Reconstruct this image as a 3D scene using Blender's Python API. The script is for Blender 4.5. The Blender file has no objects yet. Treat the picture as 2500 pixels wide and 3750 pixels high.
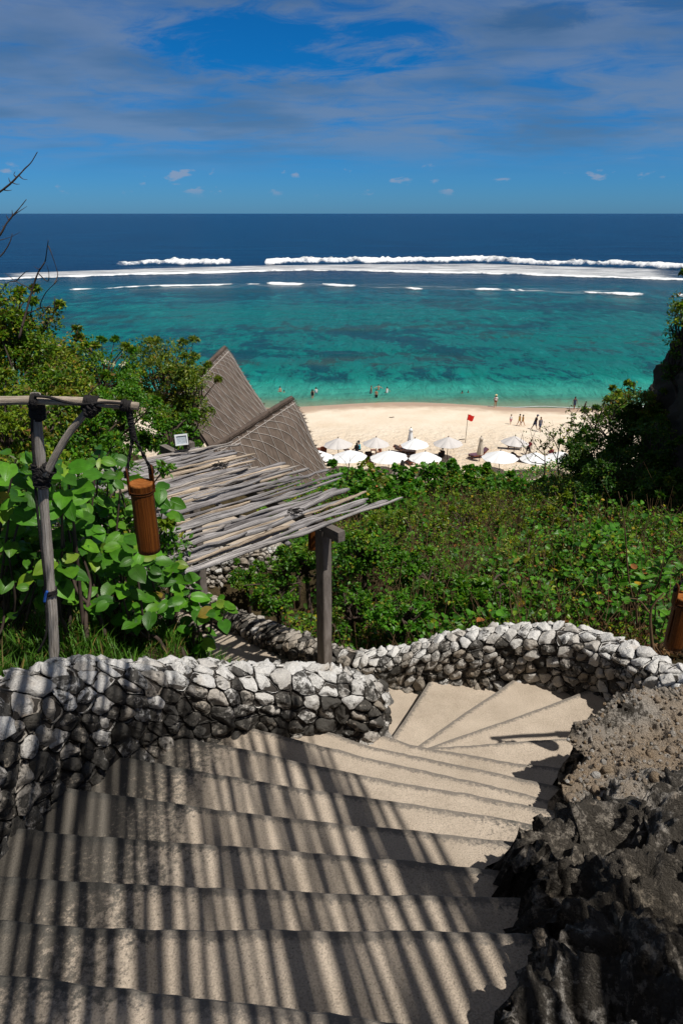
import bpy, math, random
import numpy as np
from mathutils import Vector, Matrix

random.seed(7)
rng = np.random.default_rng(11)
R = math.radians
scene = bpy.context.scene
COL = scene.collection

# ------------------------------------------------------------------ camera
EYE = 24.0                                   # metres above the sea
PITCH = math.atan(1094 / 2500)
cam_d = bpy.data.cameras.new('camera')
cam_d.lens = 24.0
cam_d.sensor_width = 36.0
cam_d.clip_start = 0.05
cam_d.clip_end = 200000
cam = bpy.data.objects.new('camera', cam_d)
cam.location = (0, 0, EYE)
cam.rotation_euler = (math.pi / 2 - PITCH, 0, 0)
COL.objects.link(cam)
scene.camera = cam

# ------------------------------------------------------------------ light
SUN = Vector((.393, -.288, .873)).normalized()      # direction towards the sun
sun_d = bpy.data.lights.new('sun', 'SUN')
sun_d.energy = 4.6
sun_d.angle = R(.55)
sun_d.color = (1.0, .945, .86)
sun = bpy.data.objects.new('sun', sun_d)
sun.rotation_euler = SUN.to_track_quat('Z', 'Y').to_euler()
sun.location = (20, -15, 60)
COL.objects.link(sun)
scene.view_settings.view_transform = 'Standard'
scene.view_settings.look = 'None'
scene.view_settings.exposure = 0.0
scene.view_settings.gamma = 1.0
scene.cycles.max_bounces = 6
scene.cycles.transparent_max_bounces = 8
scene.cycles.use_denoising = True


class NT:
    """tiny node-tree helper"""
    def __init__(self, tree):
        self.t = tree
        self.n = tree.nodes
        self.l = tree.links
        self.n.clear()

    def new(self, kind, **kw):
        nd = self.n.new(kind)
        for k, v in kw.items():
            setattr(nd, k, v)
        return nd

    def put(self, sock, v):
        if v is None:
            return
        if hasattr(v, 'is_output'):
            self.l.new(v, sock)
        else:
            if sock.type == 'RGBA' and hasattr(v, '__len__') and len(v) == 3:
                v = (*v, 1)
            sock.default_value = v

    def math(self, op, a, b=None, c=None, clamp=False):
        nd = self.new('ShaderNodeMath', operation=op, use_clamp=clamp)
        for i, v in enumerate((a, b, c)):
            self.put(nd.inputs[i], v)
        return nd.outputs[0]

    def vmath(self, op, a, b=None):
        nd = self.new('ShaderNodeVectorMath', operation=op)
        self.put(nd.inputs[0], a)
        if b is not None:
            self.put(nd.inputs[1], b)
        return nd.outputs[0]

    def noise(self, vec, scale, detail=4, rough=.55, dist=0):
        nd = self.new('ShaderNodeTexNoise')
        self.put(nd.inputs['Vector'], vec)
        nd.inputs['Scale'].default_value = scale
        nd.inputs['Detail'].default_value = detail
        nd.inputs['Roughness'].default_value = rough
        nd.inputs['Distortion'].default_value = dist
        return nd.outputs[0]

    def voro(self, vec, scale, feature='F1'):
        nd = self.new('ShaderNodeTexVoronoi', feature=feature)
        self.put(nd.inputs['Vector'], vec)
        nd.inputs['Scale'].default_value = scale
        return nd

    def ramp(self, fac, stops, interp='LINEAR'):
        nd = self.new('ShaderNodeValToRGB')
        cr = nd.color_ramp
        cr.interpolation = interp
        while len(cr.elements) < len(stops):
            cr.elements.new(.5)
        for e, (p, c) in zip(cr.elements, stops):
            e.position = p
            e.color = (*c, 1) if hasattr(c, '__len__') else (c, c, c, 1)
        self.put(nd.inputs[0], fac)
        return nd.outputs[0]

    def rng(self, v, a, b, c=0., d=1., smooth=False):
        nd = self.new('ShaderNodeMapRange', interpolation_type='SMOOTHSTEP' if smooth else 'LINEAR')
        self.put(nd.inputs['Value'], v)
        for k, x in zip(('From Min', 'From Max', 'To Min', 'To Max'), (a, b, c, d)):
            nd.inputs[k].default_value = x
        return nd.outputs[0]

    def mix(self, fac, a, b, blend='MIX'):
        nd = self.new('ShaderNodeMix', data_type='RGBA', blend_type=blend)
        self.put(nd.inputs[0], fac)
        self.put(nd.inputs[6], a)
        self.put(nd.inputs[7], b)
        return nd.outputs[2]

    def sep(self, v):
        nd = self.new('ShaderNodeSeparateXYZ')
        self.put(nd.inputs[0], v)
        return nd.outputs

    def comb(self, x, y, z):
        nd = self.new('ShaderNodeCombineXYZ')
        for i, v in enumerate((x, y, z)):
            self.put(nd.inputs[i], v)
        return nd.outputs[0]

    def bump(self, h, strength=.5, dist=.02):
        nd = self.new('ShaderNodeBump')
        nd.inputs['Strength'].default_value = strength
        nd.inputs['Distance'].default_value = dist
        self.put(nd.inputs['Height'], h)
        return nd.outputs[0]


# ------------------------------------------------------------------ world
world = bpy.data.worlds.new('World')
scene.world = world
world.use_nodes = True
w = NT(world.node_tree)
sky = w.new('ShaderNodeTexSky', sky_type='NISHITA')
sky.sun_disc = False
sky.sun_elevation = math.asin(SUN.z)
sky.sun_rotation = math.atan2(SUN.x, SUN.y)
sky.air_density = 1.0
sky.dust_density = .3
sky.ozone_density = 3.0
tc = w.new('ShaderNodeTexCoord')
dx, dy, dz = w.sep(tc.outputs['Generated'])
up = w.math('MAXIMUM', dz, 0.0)
# clear air: the Nishita sky made deeper, as through a polariser
tint = w.ramp(up, [(0, (.19, .53, 1.13)), (.05, (.125, .49, 1.06)), (.14, (.03, .455, .95)), (.3, (.03, .42, .85)), (1, (.12, .42, .9))])
clear = w.mix(1.0, sky.outputs[0], tint, 'MULTIPLY')
den = w.math('ADD', up, .10)
flat = w.comb(w.math('DIVIDE', dx, den), w.math('MULTIPLY', w.math('DIVIDE', dy, den), 1.35), 0.0)
warp = w.vmath('ADD', flat, w.vmath('SCALE', w.new('ShaderNodeTexNoise').outputs[1]))
n1 = w.noise(flat, .62, 8, .58, .6)
n2 = w.noise(w.vmath('ADD', flat, (7.3, 2.1, 0)), 2.6, 11, .66, .8)
veil = w.math('ADD', w.math('MULTIPLY', n1, .62), w.math('MULTIPLY', n2, .38))
az = w.math('ARCTAN2', dx, dy)


def blob(a0, u0, ra, ru, lo, hi):
    wob_ = w.math('MULTIPLY', w.math('SUBTRACT', w.math('ADD', w.math('MULTIPLY', n2, .5), w.math('MULTIPLY', n1, .5)), .5), 5.0)
    e = w.math('ADD', w.math('POWER', w.math('ABSOLUTE', w.math('DIVIDE', w.math('SUBTRACT', az, a0), ra)), 2.0),
               w.math('POWER', w.math('ABSOLUTE', w.math('DIVIDE', w.math('SUBTRACT', up, u0), ru)), 2.0))
    return w.rng(w.math('ADD', e, wob_), lo, hi, 1, 0, True)


hole = blob(-.045, .188, .15, .032, -.6, 2.3)
scrap = blob(.235, .205, .065, .016, .3, 1.3)
scrap2 = blob(.42, .215, .09, .016, .3, 1.3)
veil = w.math('SUBTRACT', w.math('ADD', veil, .05), w.math('MULTIPLY', hole, .24))
cover = w.rng(veil, .37, .62, 0, 1, True)
band = w.rng(up, .035, .10, .0, 1.0, True)
amount = w.math('MULTIPLY', w.math('MULTIPLY', cover, band), .62)
high = w.rng(up, .26, .5, 0, .9, True)            # added overcast overhead, out of view, for a neutral fill light
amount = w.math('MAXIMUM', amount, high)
cloudcol = w.mix(w.rng(w.noise(w.vmath('ADD', flat, (1.3, 9.2, 0)), .9, 5, .5), .42, .66, 0, 1, True),
                 (2.25, 2.95, 4.05), (1.25, 1.95, 2.9))
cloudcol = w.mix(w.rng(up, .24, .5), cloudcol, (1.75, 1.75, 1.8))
cloudcol = w.mix(w.math('MULTIPLY', w.math('MAXIMUM', scrap, scrap2), .8), cloudcol, (.62, 1.25, 2.1))
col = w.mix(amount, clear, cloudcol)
# small puffs low over the horizon
low = w.comb(w.math('MULTIPLY', az, 26), w.math('MULTIPLY', up, 62), 3.7)
puff = w.rng(w.noise(low, 1.0, 5, .55, .2), .60, .70, 0, .75, True)
puff = w.math('MULTIPLY', puff, w.math('MULTIPLY', w.rng(up, .018, .03, 0, 1), w.rng(up, .05, .064, 1, 0)))
col = w.mix(puff, col, (3.0, 3.9, 5.6))
below = w.rng(dz, -.02, -.002, 1, 0)
col = w.mix(below, col, (.15, .6, 1.3))
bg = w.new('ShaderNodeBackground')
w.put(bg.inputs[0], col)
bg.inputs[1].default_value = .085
out = w.new('ShaderNodeOutputWorld')
w.l.new(bg.outputs[0], out.inputs[0])

# ------------------------------------------------------------------ pixel -> world helpers (2500 x 3750 photo pixels)
CP, SP = math.cos(PITCH), math.sin(PITCH)


def ray(px, py):
    X = (px - 1250) / 2500
    V = (1875 - py) / 2500
    return np.array((X, CP + V * SP, -SP + V * CP))


def at_h(px, py, h):
    d = ray(px, py)
    return d * (h / -d[2]) + np.array((0, 0, EYE))


def at_Y(px, py, Y):
    d = ray(px, py)
    return d * (Y / d[1]) + np.array((0, 0, EYE))


# ------------------------------------------------------------------ numpy noise
def _hash(ix, iy, iz):
    n = (ix.astype(np.int64) * 374761393 + iy.astype(np.int64) * 668265263 + iz.astype(np.int64) * 2147483647)
    n = (n ^ (n >> 13)) * 1274126177
    n = n ^ (n >> 16)
    return (n & 0xffff).astype(np.float64) / 65535.0


def vnoise(P):
    P = np.asarray(P, float)
    i = np.floor(P)
    f = P - i
    f = f * f * (3 - 2 * f)
    r = 0
    for a in (0, 1):
        for b in (0, 1):
            for c in (0, 1):
                wgt = (f[..., 0] if a else 1 - f[..., 0]) * (f[..., 1] if b else 1 - f[..., 1]) * (f[..., 2] if c else 1 - f[..., 2])
                r = r + wgt * _hash(i[..., 0] + a, i[..., 1] + b, i[..., 2] + c)
    return r * 2 - 1


def fbm(P, octv=4, lac=2.1, gain=.5):
    P = np.asarray(P, float)
    s, a = 0, 1.0
    for k in range(octv):
        s = s + a * vnoise(P * lac ** k + 17.3 * k)
        a *= gain
    return s


def ridge(P, octv=4):
    P = np.asarray(P, float)
    s, a = 0, 1.0
    for k in range(octv):
        s = s + a * (1 - 2 * np.abs(vnoise(P * 2.05 ** k + 9.1 * k)))
        a *= .5
    return s


# ------------------------------------------------------------------ mesh builder
class MB:
    def __init__(self):
        self.v, self.f, self.c, self.u, self.m = [], [], [], [], []
        self.n = 0

    def add(self, V, F, col=(1, 1, 1), uv=None, mi=0):
        V = np.asarray(V, float).reshape(-1, 3)
        if isinstance(F, np.ndarray):
            F = [F]
        c = np.asarray(col, float)
        if c.ndim == 1:
            c = np.tile(c, (len(V), 1))
        self.v.append(V)
        self.c.append(c)
        self.u.append(np.zeros((len(V), 2)) if uv is None else np.asarray(uv, float))
        for f in F:
            f = np.asarray(f, int)
            if f.ndim == 1:
                f = f[None]
            if len(f):
                self.f.append(f + self.n)
                self.m.append(mi)
        self.n += len(V)

    def box(self, c, s, rz=0, col=(1, 1, 1), bevel=.0, M=None, mi=0):
        x, y, z = (k / 2 for k in s)
        V = np.array([(a * x, b * y, d * z) for d in (-1, 1) for (a, b) in ((-1, -1), (1, -1), (1, 1), (-1, 1))])
        if M is not None:
            V = V @ np.array(M).T
        cs, sn = math.cos(rz), math.sin(rz)
        V = np.stack([V[:, 0] * cs - V[:, 1] * sn, V[:, 0] * sn + V[:, 1] * cs, V[:, 2]], 1) + np.array(c)
        F = np.array([(3, 2, 1, 0), (4, 5, 6, 7), (0, 1, 5, 4), (1, 2, 6, 5), (2, 3, 7, 6), (3, 0, 4, 7)])
        self.add(V, F, col, mi=mi)

    def tube(self, P, r, sides=8, col=(1, 1, 1), caps=True, squash=None, wob=0.0, mi=0):
        P = np.asarray(P, float)
        n = len(P)
        r = np.broadcast_to(np.asarray(r, float), (n,))
        T = np.gradient(P, axis=0)
        T /= np.linalg.norm(T, axis=1)[:, None] + 1e-9
        ref = np.array((0, 0, 1.)) if abs(T[0, 2]) < .9 else np.array((1., 0, 0))
        A = np.cross(T, ref)
        A /= np.linalg.norm(A, axis=1)[:, None] + 1e-9
        B = np.cross(T, A)
        an = np.arange(sides) / sides * 2 * math.pi
        rr = r[:, None] * np.ones(sides)[None]
        if wob:
            rr = rr * (1 + wob * vnoise(np.stack([np.arange(n)[:, None] * .55 + 0 * an[None] + P[0, 0] * 31,
                                                  np.cos(an)[None] * 1.7 + P[0, 1] * 17 + 0 * rr, np.sin(an)[None] * 1.7 + P[0, 2] * 13 + 0 * rr], -1)))
        V = P[:, None] + rr[..., None] * (np.cos(an)[None, :, None] * A[:, None] + np.sin(an)[None, :, None] * B[:, None] * (squash or 1))
        L = np.concatenate([[0], np.cumsum(np.linalg.norm(np.diff(P, axis=0), axis=1))])
        uv = np.stack([np.repeat(L, sides), np.tile(an / 6.2832, n)], 1)
        i = np.arange(n - 1)[:, None] * sides
        j = np.arange(sides)[None]
        k = (j + 1) % sides
        F = [np.stack([i + j, i + k, i + sides + k, i + sides + j], -1).reshape(-1, 4)]
        if caps:
            F += [np.arange(sides)[::-1], np.arange(sides) + (n - 1) * sides]
        c = np.asarray(col, float)
        if c.ndim == 2 and len(c) == n:
            c = np.repeat(c, sides, 0)
        self.add(V.reshape(-1, 3), F, c, uv, mi)

    def build(self, name, mats, parent=None, smooth=True, loc=None):
        me = bpy.data.meshes.new(name)
        V = np.concatenate(self.v)
        if loc is not None:
            V = V - np.array(loc)
        me.vertices.add(len(V))
        me.vertices.foreach_set('co', V.astype(np.float32).ravel())
        tot = np.concatenate([np.full(len(f), f.shape[1]) for f in self.f])
        loops = np.concatenate([f.ravel() for f in self.f])
        mi = np.concatenate([np.full(len(f), m) for f, m in zip(self.f, self.m)])
        me.loops.add(len(loops))
        me.loops.foreach_set('vertex_index', loops.astype(np.int32))
        me.polygons.add(len(tot))
        me.polygons.foreach_set('loop_start', np.concatenate([[0], np.cumsum(tot)[:-1]]).astype(np.int32))
        me.polygons.foreach_set('loop_total', tot.astype(np.int32))
        me.polygons.foreach_set('material_index', mi.astype(np.int32))
        me.polygons.foreach_set('use_smooth', np.full(len(tot), smooth))
        ca = me.color_attributes.new('tone', 'FLOAT_COLOR', 'POINT')
        C = np.concatenate(self.c)
        ca.data.foreach_set('color', np.concatenate([C, np.ones((len(C), 1))], 1).astype(np.float32).ravel())
        uvl = me.uv_layers.new(name='UVMap')
        uvl.data.foreach_set('uv', np.concatenate(self.u)[loops].astype(np.float32).ravel())
        me.update(calc_edges=True)
        me.validate()
        for m in (mats if isinstance(mats, (list, tuple)) else [mats]):
            me.materials.append(m)
        o = bpy.data.objects.new(name, me)
        COL.objects.link(o)
        if loc is not None:
            o.location = loc
        if parent is not None:
            o.parent = parent
            if parent.type == 'EMPTY':
                o.matrix_parent_inverse = Matrix.Translation(-parent.location)
        return o


def tag(o, label=None, cat=None, group=None, kind=None):
    if label:
        o['label'] = label
    if cat:
        o['category'] = cat
    if group:
        o['group'] = group
    if kind:
        o['kind'] = kind
    return o


def empty(name, loc, label, cat, group=None, rz=0):
    o = bpy.data.objects.new(name, None)
    o.empty_display_size = .1
    o.location = [float(k) for k in loc]
    o.rotation_euler = (0, 0, rz)
    COL.objects.link(o)
    return tag(o, label, cat, group)


def copy_tree(o, parent=None):
    c = o.copy()
    COL.objects.link(c)
    if parent is not None:
        c.parent = parent
    for ch in list(o.children):
        copy_tree(ch, c)
    return c


def catmull(P, n):
    P = np.asarray(P, float)
    Q = np.vstack([2 * P[0] - P[1], P, 2 * P[-1] - P[-2]])
    out = []
    for i in range(1, len(Q) - 2):
        for t in np.linspace(0, 1, n, endpoint=False):
            a, b, c, d = Q[i - 1], Q[i], Q[i + 1], Q[i + 2]
            out.append(.5 * (2 * b + (c - a) * t + (2 * a - 5 * b + 4 * c - d) * t * t + (3 * b - a - 3 * c + d) * t ** 3))
    out.append(P[-1])
    return np.array(out)


# ------------------------------------------------------------------ materials
def material(name):
    m = bpy.data.materials.new(name)
    m.use_nodes = True
    t = NT(m.node_tree)
    o = t.new('ShaderNodeOutputMaterial')
    b = t.new('ShaderNodeBsdfPrincipled')
    t.l.new(b.outputs[0], o.inputs[0])
    return m, t, b, o


def pos(t):
    return t.new('ShaderNodeNewGeometry').outputs['Position']


def attr(t, name='tone'):
    return t.new('ShaderNodeAttribute', attribute_name=name).outputs['Color']


def plain(name, col, rough=.7, var=.15, scale=8, spec=.3, bump=0.0, bscale=40):
    m, t, b, o = material(name)
    n = t.noise(t.new('ShaderNodeTexCoord').outputs['Object'], scale, 5, .6)
    c = t.mix(t.rng(n, .3, .7), tuple(k * (1 - var) for k in col), tuple(min(1, k * (1 + var)) for k in col))
    t.put(b.inputs['Base Color'], c)
    b.inputs['Roughness'].default_value = rough
    b.inputs['Specular IOR Level'].default_value = spec
    if bump:
        t.put(b.inputs['Normal'], t.bump(t.noise(t.new('ShaderNodeTexCoord').outputs['Object'], bscale, 4), bump, .01))
    return m


def m_leaf(name, rough=.42, trans=.35, veins=False, spec=.35):
    m, t, b, o = material(name)
    c = attr(t)
    n = t.noise(pos(t), 23, 3, .5)
    c = t.mix(1.0, c, t.ramp(n, [(.3, .8), (.7, 1.2)]), 'MULTIPLY')
    if veins:
        uv = t.new('ShaderNodeUVMap', uv_map='UVMap').outputs[0]
        u, v, _ = t.sep(uv)
        av = t.math('ABSOLUTE', t.math('SUBTRACT', v, .5))
        k = t.math('SUBTRACT', t.math('MULTIPLY', u, 9), t.math('MULTIPLY', av, 9))
        fr = t.math('ABSOLUTE', t.math('SUBTRACT', t.math('FRACT', k), .5))
        side = t.rng(fr, .40, .5, 0, 1)
        mid = t.rng(av, .0, .03, 1, 0)
        vein = t.math('MAXIMUM', t.math('MULTIPLY', side, .55), mid)
        c = t.mix(t.math('MULTIPLY', vein, .55), c, t.mix(1.0, c, (1.9, 1.5, 2.4), 'MULTIPLY'))
        t.put(b.inputs['Normal'], t.bump(t.math('SUBTRACT', 1.0, vein), .5, .004))
    t.put(b.inputs['Base Color'], c)
    b.inputs['Roughness'].default_value = rough
    b.inputs['Specular IOR Level'].default_value = spec
    tr = t.new('ShaderNodeBsdfTranslucent')
    t.put(tr.inputs[0], t.mix(1.0, c, (1.25, 1.35, .5), 'MULTIPLY'))
    mx = t.new('ShaderNodeMixShader')
    mx.inputs[0].default_value = trans
    t.l.new(b.outputs[0], mx.inputs[1])
    t.l.new(tr.outputs[0], mx.inputs[2])
    t.l.new(mx.outputs[0], o.inputs[0])
    return m


def m_stone(name, dark=(.035, .033, .03), lichen=.5, scale=1.0):
    """limestone: 'tone' holds the stone's own shade (r) and how weathered black it is (g)"""
    m, t, b, o = material(name)
    p = pos(t)
    r, g, earth = t.sep(attr(t))
    n1 = t.noise(p, 11 * scale, 6, .68, .5)
    n2 = t.noise(p, 38 * scale, 6, .74)
    n3 = t.noise(p, 110 * scale, 3, .6)
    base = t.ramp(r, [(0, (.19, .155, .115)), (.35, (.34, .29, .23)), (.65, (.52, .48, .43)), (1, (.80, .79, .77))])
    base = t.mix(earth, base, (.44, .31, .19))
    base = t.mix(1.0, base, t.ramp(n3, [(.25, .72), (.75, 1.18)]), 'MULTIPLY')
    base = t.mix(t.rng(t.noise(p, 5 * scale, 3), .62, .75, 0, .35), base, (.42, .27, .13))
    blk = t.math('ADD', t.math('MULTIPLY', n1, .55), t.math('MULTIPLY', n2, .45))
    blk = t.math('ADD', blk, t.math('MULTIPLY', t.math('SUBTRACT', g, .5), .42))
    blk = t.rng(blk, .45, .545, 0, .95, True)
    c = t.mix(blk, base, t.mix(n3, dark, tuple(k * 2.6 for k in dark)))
    t.put(b.inputs['Base Color'], c)
    b.inputs['Roughness'].default_value = .92
    b.inputs['Specular IOR Level'].default_value = .15
    hgt = t.math('ADD', t.math('MULTIPLY', n2, 1.0), t.math('MULTIPLY', n3, .45))
    t.put(b.inputs['Normal'], t.bump(hgt, 1.0, .022 if scale == 1 else .06))
    return m


def m_wood(name, stops, rough=.85, su=2.2, sv=16):
    m, t, b, o = material(name)
    uv = t.new('ShaderNodeUVMap', uv_map='UVMap').outputs[0]
    u, v, _ = t.sep(uv)
    r, g, _b = t.sep(attr(t))
    ang = t.math('MULTIPLY', v, 6.2832)
    vec = t.comb(t.math('MULTIPLY', u, su), t.math('MULTIPLY', t.math('COSINE', ang), sv / 6.28), t.math('ADD', t.math('MULTIPLY', t.math('SINE', ang), sv / 6.28), t.math('MULTIPLY', g, 57)))
    n = t.noise(vec, 1.0, 8, .72, .6)
    n2 = t.noise(vec, 3.7, 4, .6, .2)
    f = t.math('ADD', t.math('MULTIPLY', n, .7), t.math('MULTIPLY', n2, .3))
    c = t.ramp(f, stops)
    c = t.mix(1.0, c, attr(t, 'tone'), 'MULTIPLY') if False else t.mix(1.0, c, t.ramp(r, [(0, (.62, .60, .62)), (.6, (1, 1, 1)), (1, (1.35, 1.12, .82))]), 'MULTIPLY')
    c = t.mix(1.0, c, t.ramp(t.noise(pos(t), 1.7, 5, .65), [(.3, .72), (.7, 1.22)]), 'MULTIPLY')
    t.put(b.inputs['Base Color'], c)
    b.inputs['Roughness'].default_value = rough
    b.inputs['Specular IOR Level'].default_value = .15
    t.put(b.inputs['Normal'], t.bump(f, 1.0, .012))
    return m


M = {}
M['leaf'] = m_leaf('leaf_green', .42, .35, False, .32)
M['bigleaf'] = m_leaf('leaf_broad_veined', .38, .3, True, .35)
M['grass'] = m_leaf('grass_blade', .5, .35)
M['stone'] = m_stone('limestone')
M['rock'] = m_stone('coral_rock', dark=(.043, .038, .032), scale=.9)
M['mortar'] = plain('mortar', (.045, .04, .036), .95, .4, 20, .1, .6, 60)
M['driftwood'] = m_wood('weathered_poles', [(.37, (.012, .011, .011)), (.43, (.085, .08, .08)), (.49, (.32, .305, .305)), (.58, (.52, .50, .50)), (.74, (.70, .68, .67))], su=2.2, sv=15)
M['post'] = m_wood('sawn_post', [(.3, (.075, .062, .052)), (.5, (.16, .14, .125)), (.7, (.25, .225, .21))], su=3, sv=14)
M['bamboo'] = m_wood('bamboo_amber', [(.32, (.035, .010, .003)), (.5, (.115, .034, .006)), (.70, (.25, .088, .016))], .42, 1.2, 26)
M['rope'] = plain('black_cord', (.022, .02, .02), .85, .4, 40, .2, .6, 120)
M['twig'] = plain('dry_twig', (.125, .08, .045), .9, .4, 6, .1)
M['darktwig'] = plain('dark_twig', (.075, .055, .045), .9, .4, 6, .1)


def m_concrete():
    m, t, b, o = material('stair_concrete')
    p = pos(t)
    x, y, z = t.sep(p)
    n1 = t.noise(p, 3.2, 5, .6)
    n2 = t.noise(p, 44, 6, .74)
    n3 = t.noise(p, 150, 3, .65)
    c = t.ramp(n1, [(.3, (.43, .36, .285)), (.7, (.59, .50, .405))])
    c = t.mix(1.0, c, t.ramp(n3, [(.25, .58), (.5, 1.0), (.75, 1.22)]), 'MULTIPLY')
    # black algae stain: along the left wall, by the rock and on the worn nosings
    r, g, _ = t.sep(attr(t))
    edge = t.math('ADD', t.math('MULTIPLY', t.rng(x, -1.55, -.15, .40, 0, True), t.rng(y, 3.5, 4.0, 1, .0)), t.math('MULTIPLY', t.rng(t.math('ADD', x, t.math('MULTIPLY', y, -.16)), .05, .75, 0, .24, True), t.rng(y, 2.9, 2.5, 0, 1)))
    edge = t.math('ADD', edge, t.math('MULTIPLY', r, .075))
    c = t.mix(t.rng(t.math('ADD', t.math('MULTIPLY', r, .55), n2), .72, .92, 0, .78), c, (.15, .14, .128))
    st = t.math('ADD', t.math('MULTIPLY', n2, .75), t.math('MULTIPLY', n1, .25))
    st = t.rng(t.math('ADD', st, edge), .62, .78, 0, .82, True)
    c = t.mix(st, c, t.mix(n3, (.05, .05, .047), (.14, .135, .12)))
    sp = t.voro(p, 70)
    speck = t.rng(sp.outputs[0], .08, .2, .75, 0)
    speck = t.math('MULTIPLY', speck, t.rng(t.noise(p, 9, 3), .44, .58))
    c = t.mix(speck, c, (.07, .06, .05))
    t.put(b.inputs['Base Color'], c)
    b.inputs['Roughness'].default_value = .95
    b.inputs['Specular IOR Level'].default_value = .1
    t.put(b.inputs['Normal'], t.bump(t.math('ADD', n3, t.math('MULTIPLY', n2, .9)), .8, .010))
    return m


M['concrete'] = m_concrete()


def m_sand():
    m, t, b, o = material('beach_sand')
    p = pos(t)
    x, y, z = t.sep(p)
    n1 = t.noise(p, .25, 5, .6)
    n2 = t.noise(p, 1.6, 6, .65)
    c = t.ramp(n1, [(.3, (.72, .60, .46)), (.7, (.82, .73, .60))])
    trod = t.rng(y, 78, 66, 0, 1, True)
    c = t.mix(t.math('MULTIPLY', t.rng(n2, .35, .62, .55, 0), trod), c, (.60, .46, .32))
    wet = t.rng(t.math('ADD', z, t.math('MULTIPLY', t.math('SUBTRACT', n1, .5), .5)), .12, .42, 1, 0, True)
    c = t.mix(wet, c, (.50, .35, .235))
    t.put(b.inputs['Base Color'], c)
    t.put(b.inputs['Roughness'], t.rng(wet, 0, 1, .95, .35))
    b.inputs['Specular IOR Level'].default_value = .2
    hh = t.math('MULTIPLY', t.noise(p, 1.4, 5, .6), t.rng(y, 80, 68, .15, 1))
    t.put(b.inputs['Normal'], t.bump(hh, 1.0, .6))
    return m


M['sand'] = m_sand()


def m_soil():
    m, t, b, o = material('hill_soil')
    p = pos(t)
    n = t.noise(p, 2.5, 6, .65)
    c = t.ramp(n, [(.3, (.022, .020, .010)), (.55, (.055, .042, .022)), (.75, (.10, .075, .042))])
    t.put(b.inputs['Base Color'], c)
    b.inputs['Roughness'].default_value = 1
    b.inputs['Specular IOR Level'].default_value = .05
    t.put(b.inputs['Normal'], t.bump(t.noise(p, 14, 5), .9, .06))
    return m


M['soil'] = m_soil()


def m_sea():
    m, t, b, o = material('sea_water')
    p = pos(t)
    x, y, z = t.sep(p)
    v1 = t.comb(t.math('MULTIPLY', x, .010), t.math('MULTIPLY', y, .030), 0.0)
    big = t.noise(v1, 1.0, 5, .6, .4)
    yy = t.math('ADD', y, t.math('MULTIPLY', t.math('MULTIPLY', t.math('SUBTRACT', big, .5), 40), t.rng(y, 95, 150, .15, 1)))
    d = t.rng(yy, 85, 345, 0, 1)
    bed = t.ramp(d, [(0, (.24, .55, .40)), (.045, (.09, .50, .38)), (.07, (.035, .42, .33)), (.092, (.003, .27, .225)), (.14, (.001, .205, .19)), (.42, (.0008, .165, .175)),
                     (.60, (.0008, .105, .165)), (.70, (.001, .060, .115)), (.88, (.0008, .040, .105)), (1, (.0006, .028, .092))])
    # reef and weed patches, drawn out along the shore
    v2 = t.comb(t.math('MULTIPLY', x, .085), t.math('MULTIPLY', y, .062), 1.7)
    patch = t.noise(v2, 1.0, 8, .66, .9)
    v3 = t.comb(t.math('MULTIPLY', x, .42), t.math('MULTIPLY', y, .20), 4.0)
    fine = t.noise(v3, 1.0, 9, .74, .6)
    pm = t.math('ADD', t.math('MULTIPLY', patch, .55), t.math('MULTIPLY', fine, .45))
    zone = t.math('MULTIPLY', t.rng(y, 101, 108, 0, 1, True), t.rng(y, 285, 235, 0, 1, True))
    reef = t.math('MULTIPLY', t.rng(t.math('ADD', pm, t.math('MULTIPLY', t.math('SUBTRACT', big, .5), .5)), .47, .57, 0, .85, True), zone)
    weed = t.mix(t.math('MULTIPLY', t.rng(t.noise(v1, 1.3, 3), .48, .60), t.rng(y, 190, 140, .3, 1)), (.002, .060, .095), (.045, .085, .070))
    bed = t.mix(reef, bed, weed)
    bed = t.mix(t.math('MULTIPLY', t.rng(pm, .47, .36, 0, .7, True), zone), bed, (.012, .255, .235))
    # long swell shading of the open sea, painted into the colour besides the bump
    v4 = t.comb(t.math('MULTIPLY', x, .012), t.math('MULTIPLY', y, .05), 8.0)
    swell = t.noise(v4, 1.0, 6, .62, .3)
    deepm = t.rng(y, 330, 420, 0, 1, True)
    bed = t.mix(t.math('MULTIPLY', deepm, t.rng(swell, .42, .62, 0, .75)), bed, (.0008, .052, .140))
    t.put(b.inputs['Base Color'], bed)
    b.inputs['Roughness'].default_value = .22
    b.inputs['IOR'].default_value = 1.33
    b.inputs['Specular IOR Level'].default_value = .035
    v5 = t.comb(t.math('MULTIPLY', x, .40), t.math('MULTIPLY', y, .15), 0.0)
    rip = t.math('ADD', t.noise(v5, 1.0, 8, .7, .5), t.math('MULTIPLY', swell, 3.0))
    t.put(b.inputs['Normal'], t.bump(rip, 1.0, 2.6))
    # the film of water at the edge lets the sand show
    clear_ = t.new('ShaderNodeBsdfTransparent')
    clear_.inputs[0].default_value = (.80, .97, .93, 1)
    mx = t.new('ShaderNodeMixShader')
    edge = t.rng(t.math('ADD', y, t.math('MULTIPLY', fine, 5)), 91.5, 103, .78, 0, True)
    t.put(mx.inputs[0], edge)
    t.l.new(b.outputs[0], mx.inputs[1])
    t.l.new(clear_.outputs[0], mx.inputs[2])
    t.l.new(mx.outputs[0], o.inputs[0])
    return m


M['sea'] = m_sea()


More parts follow.
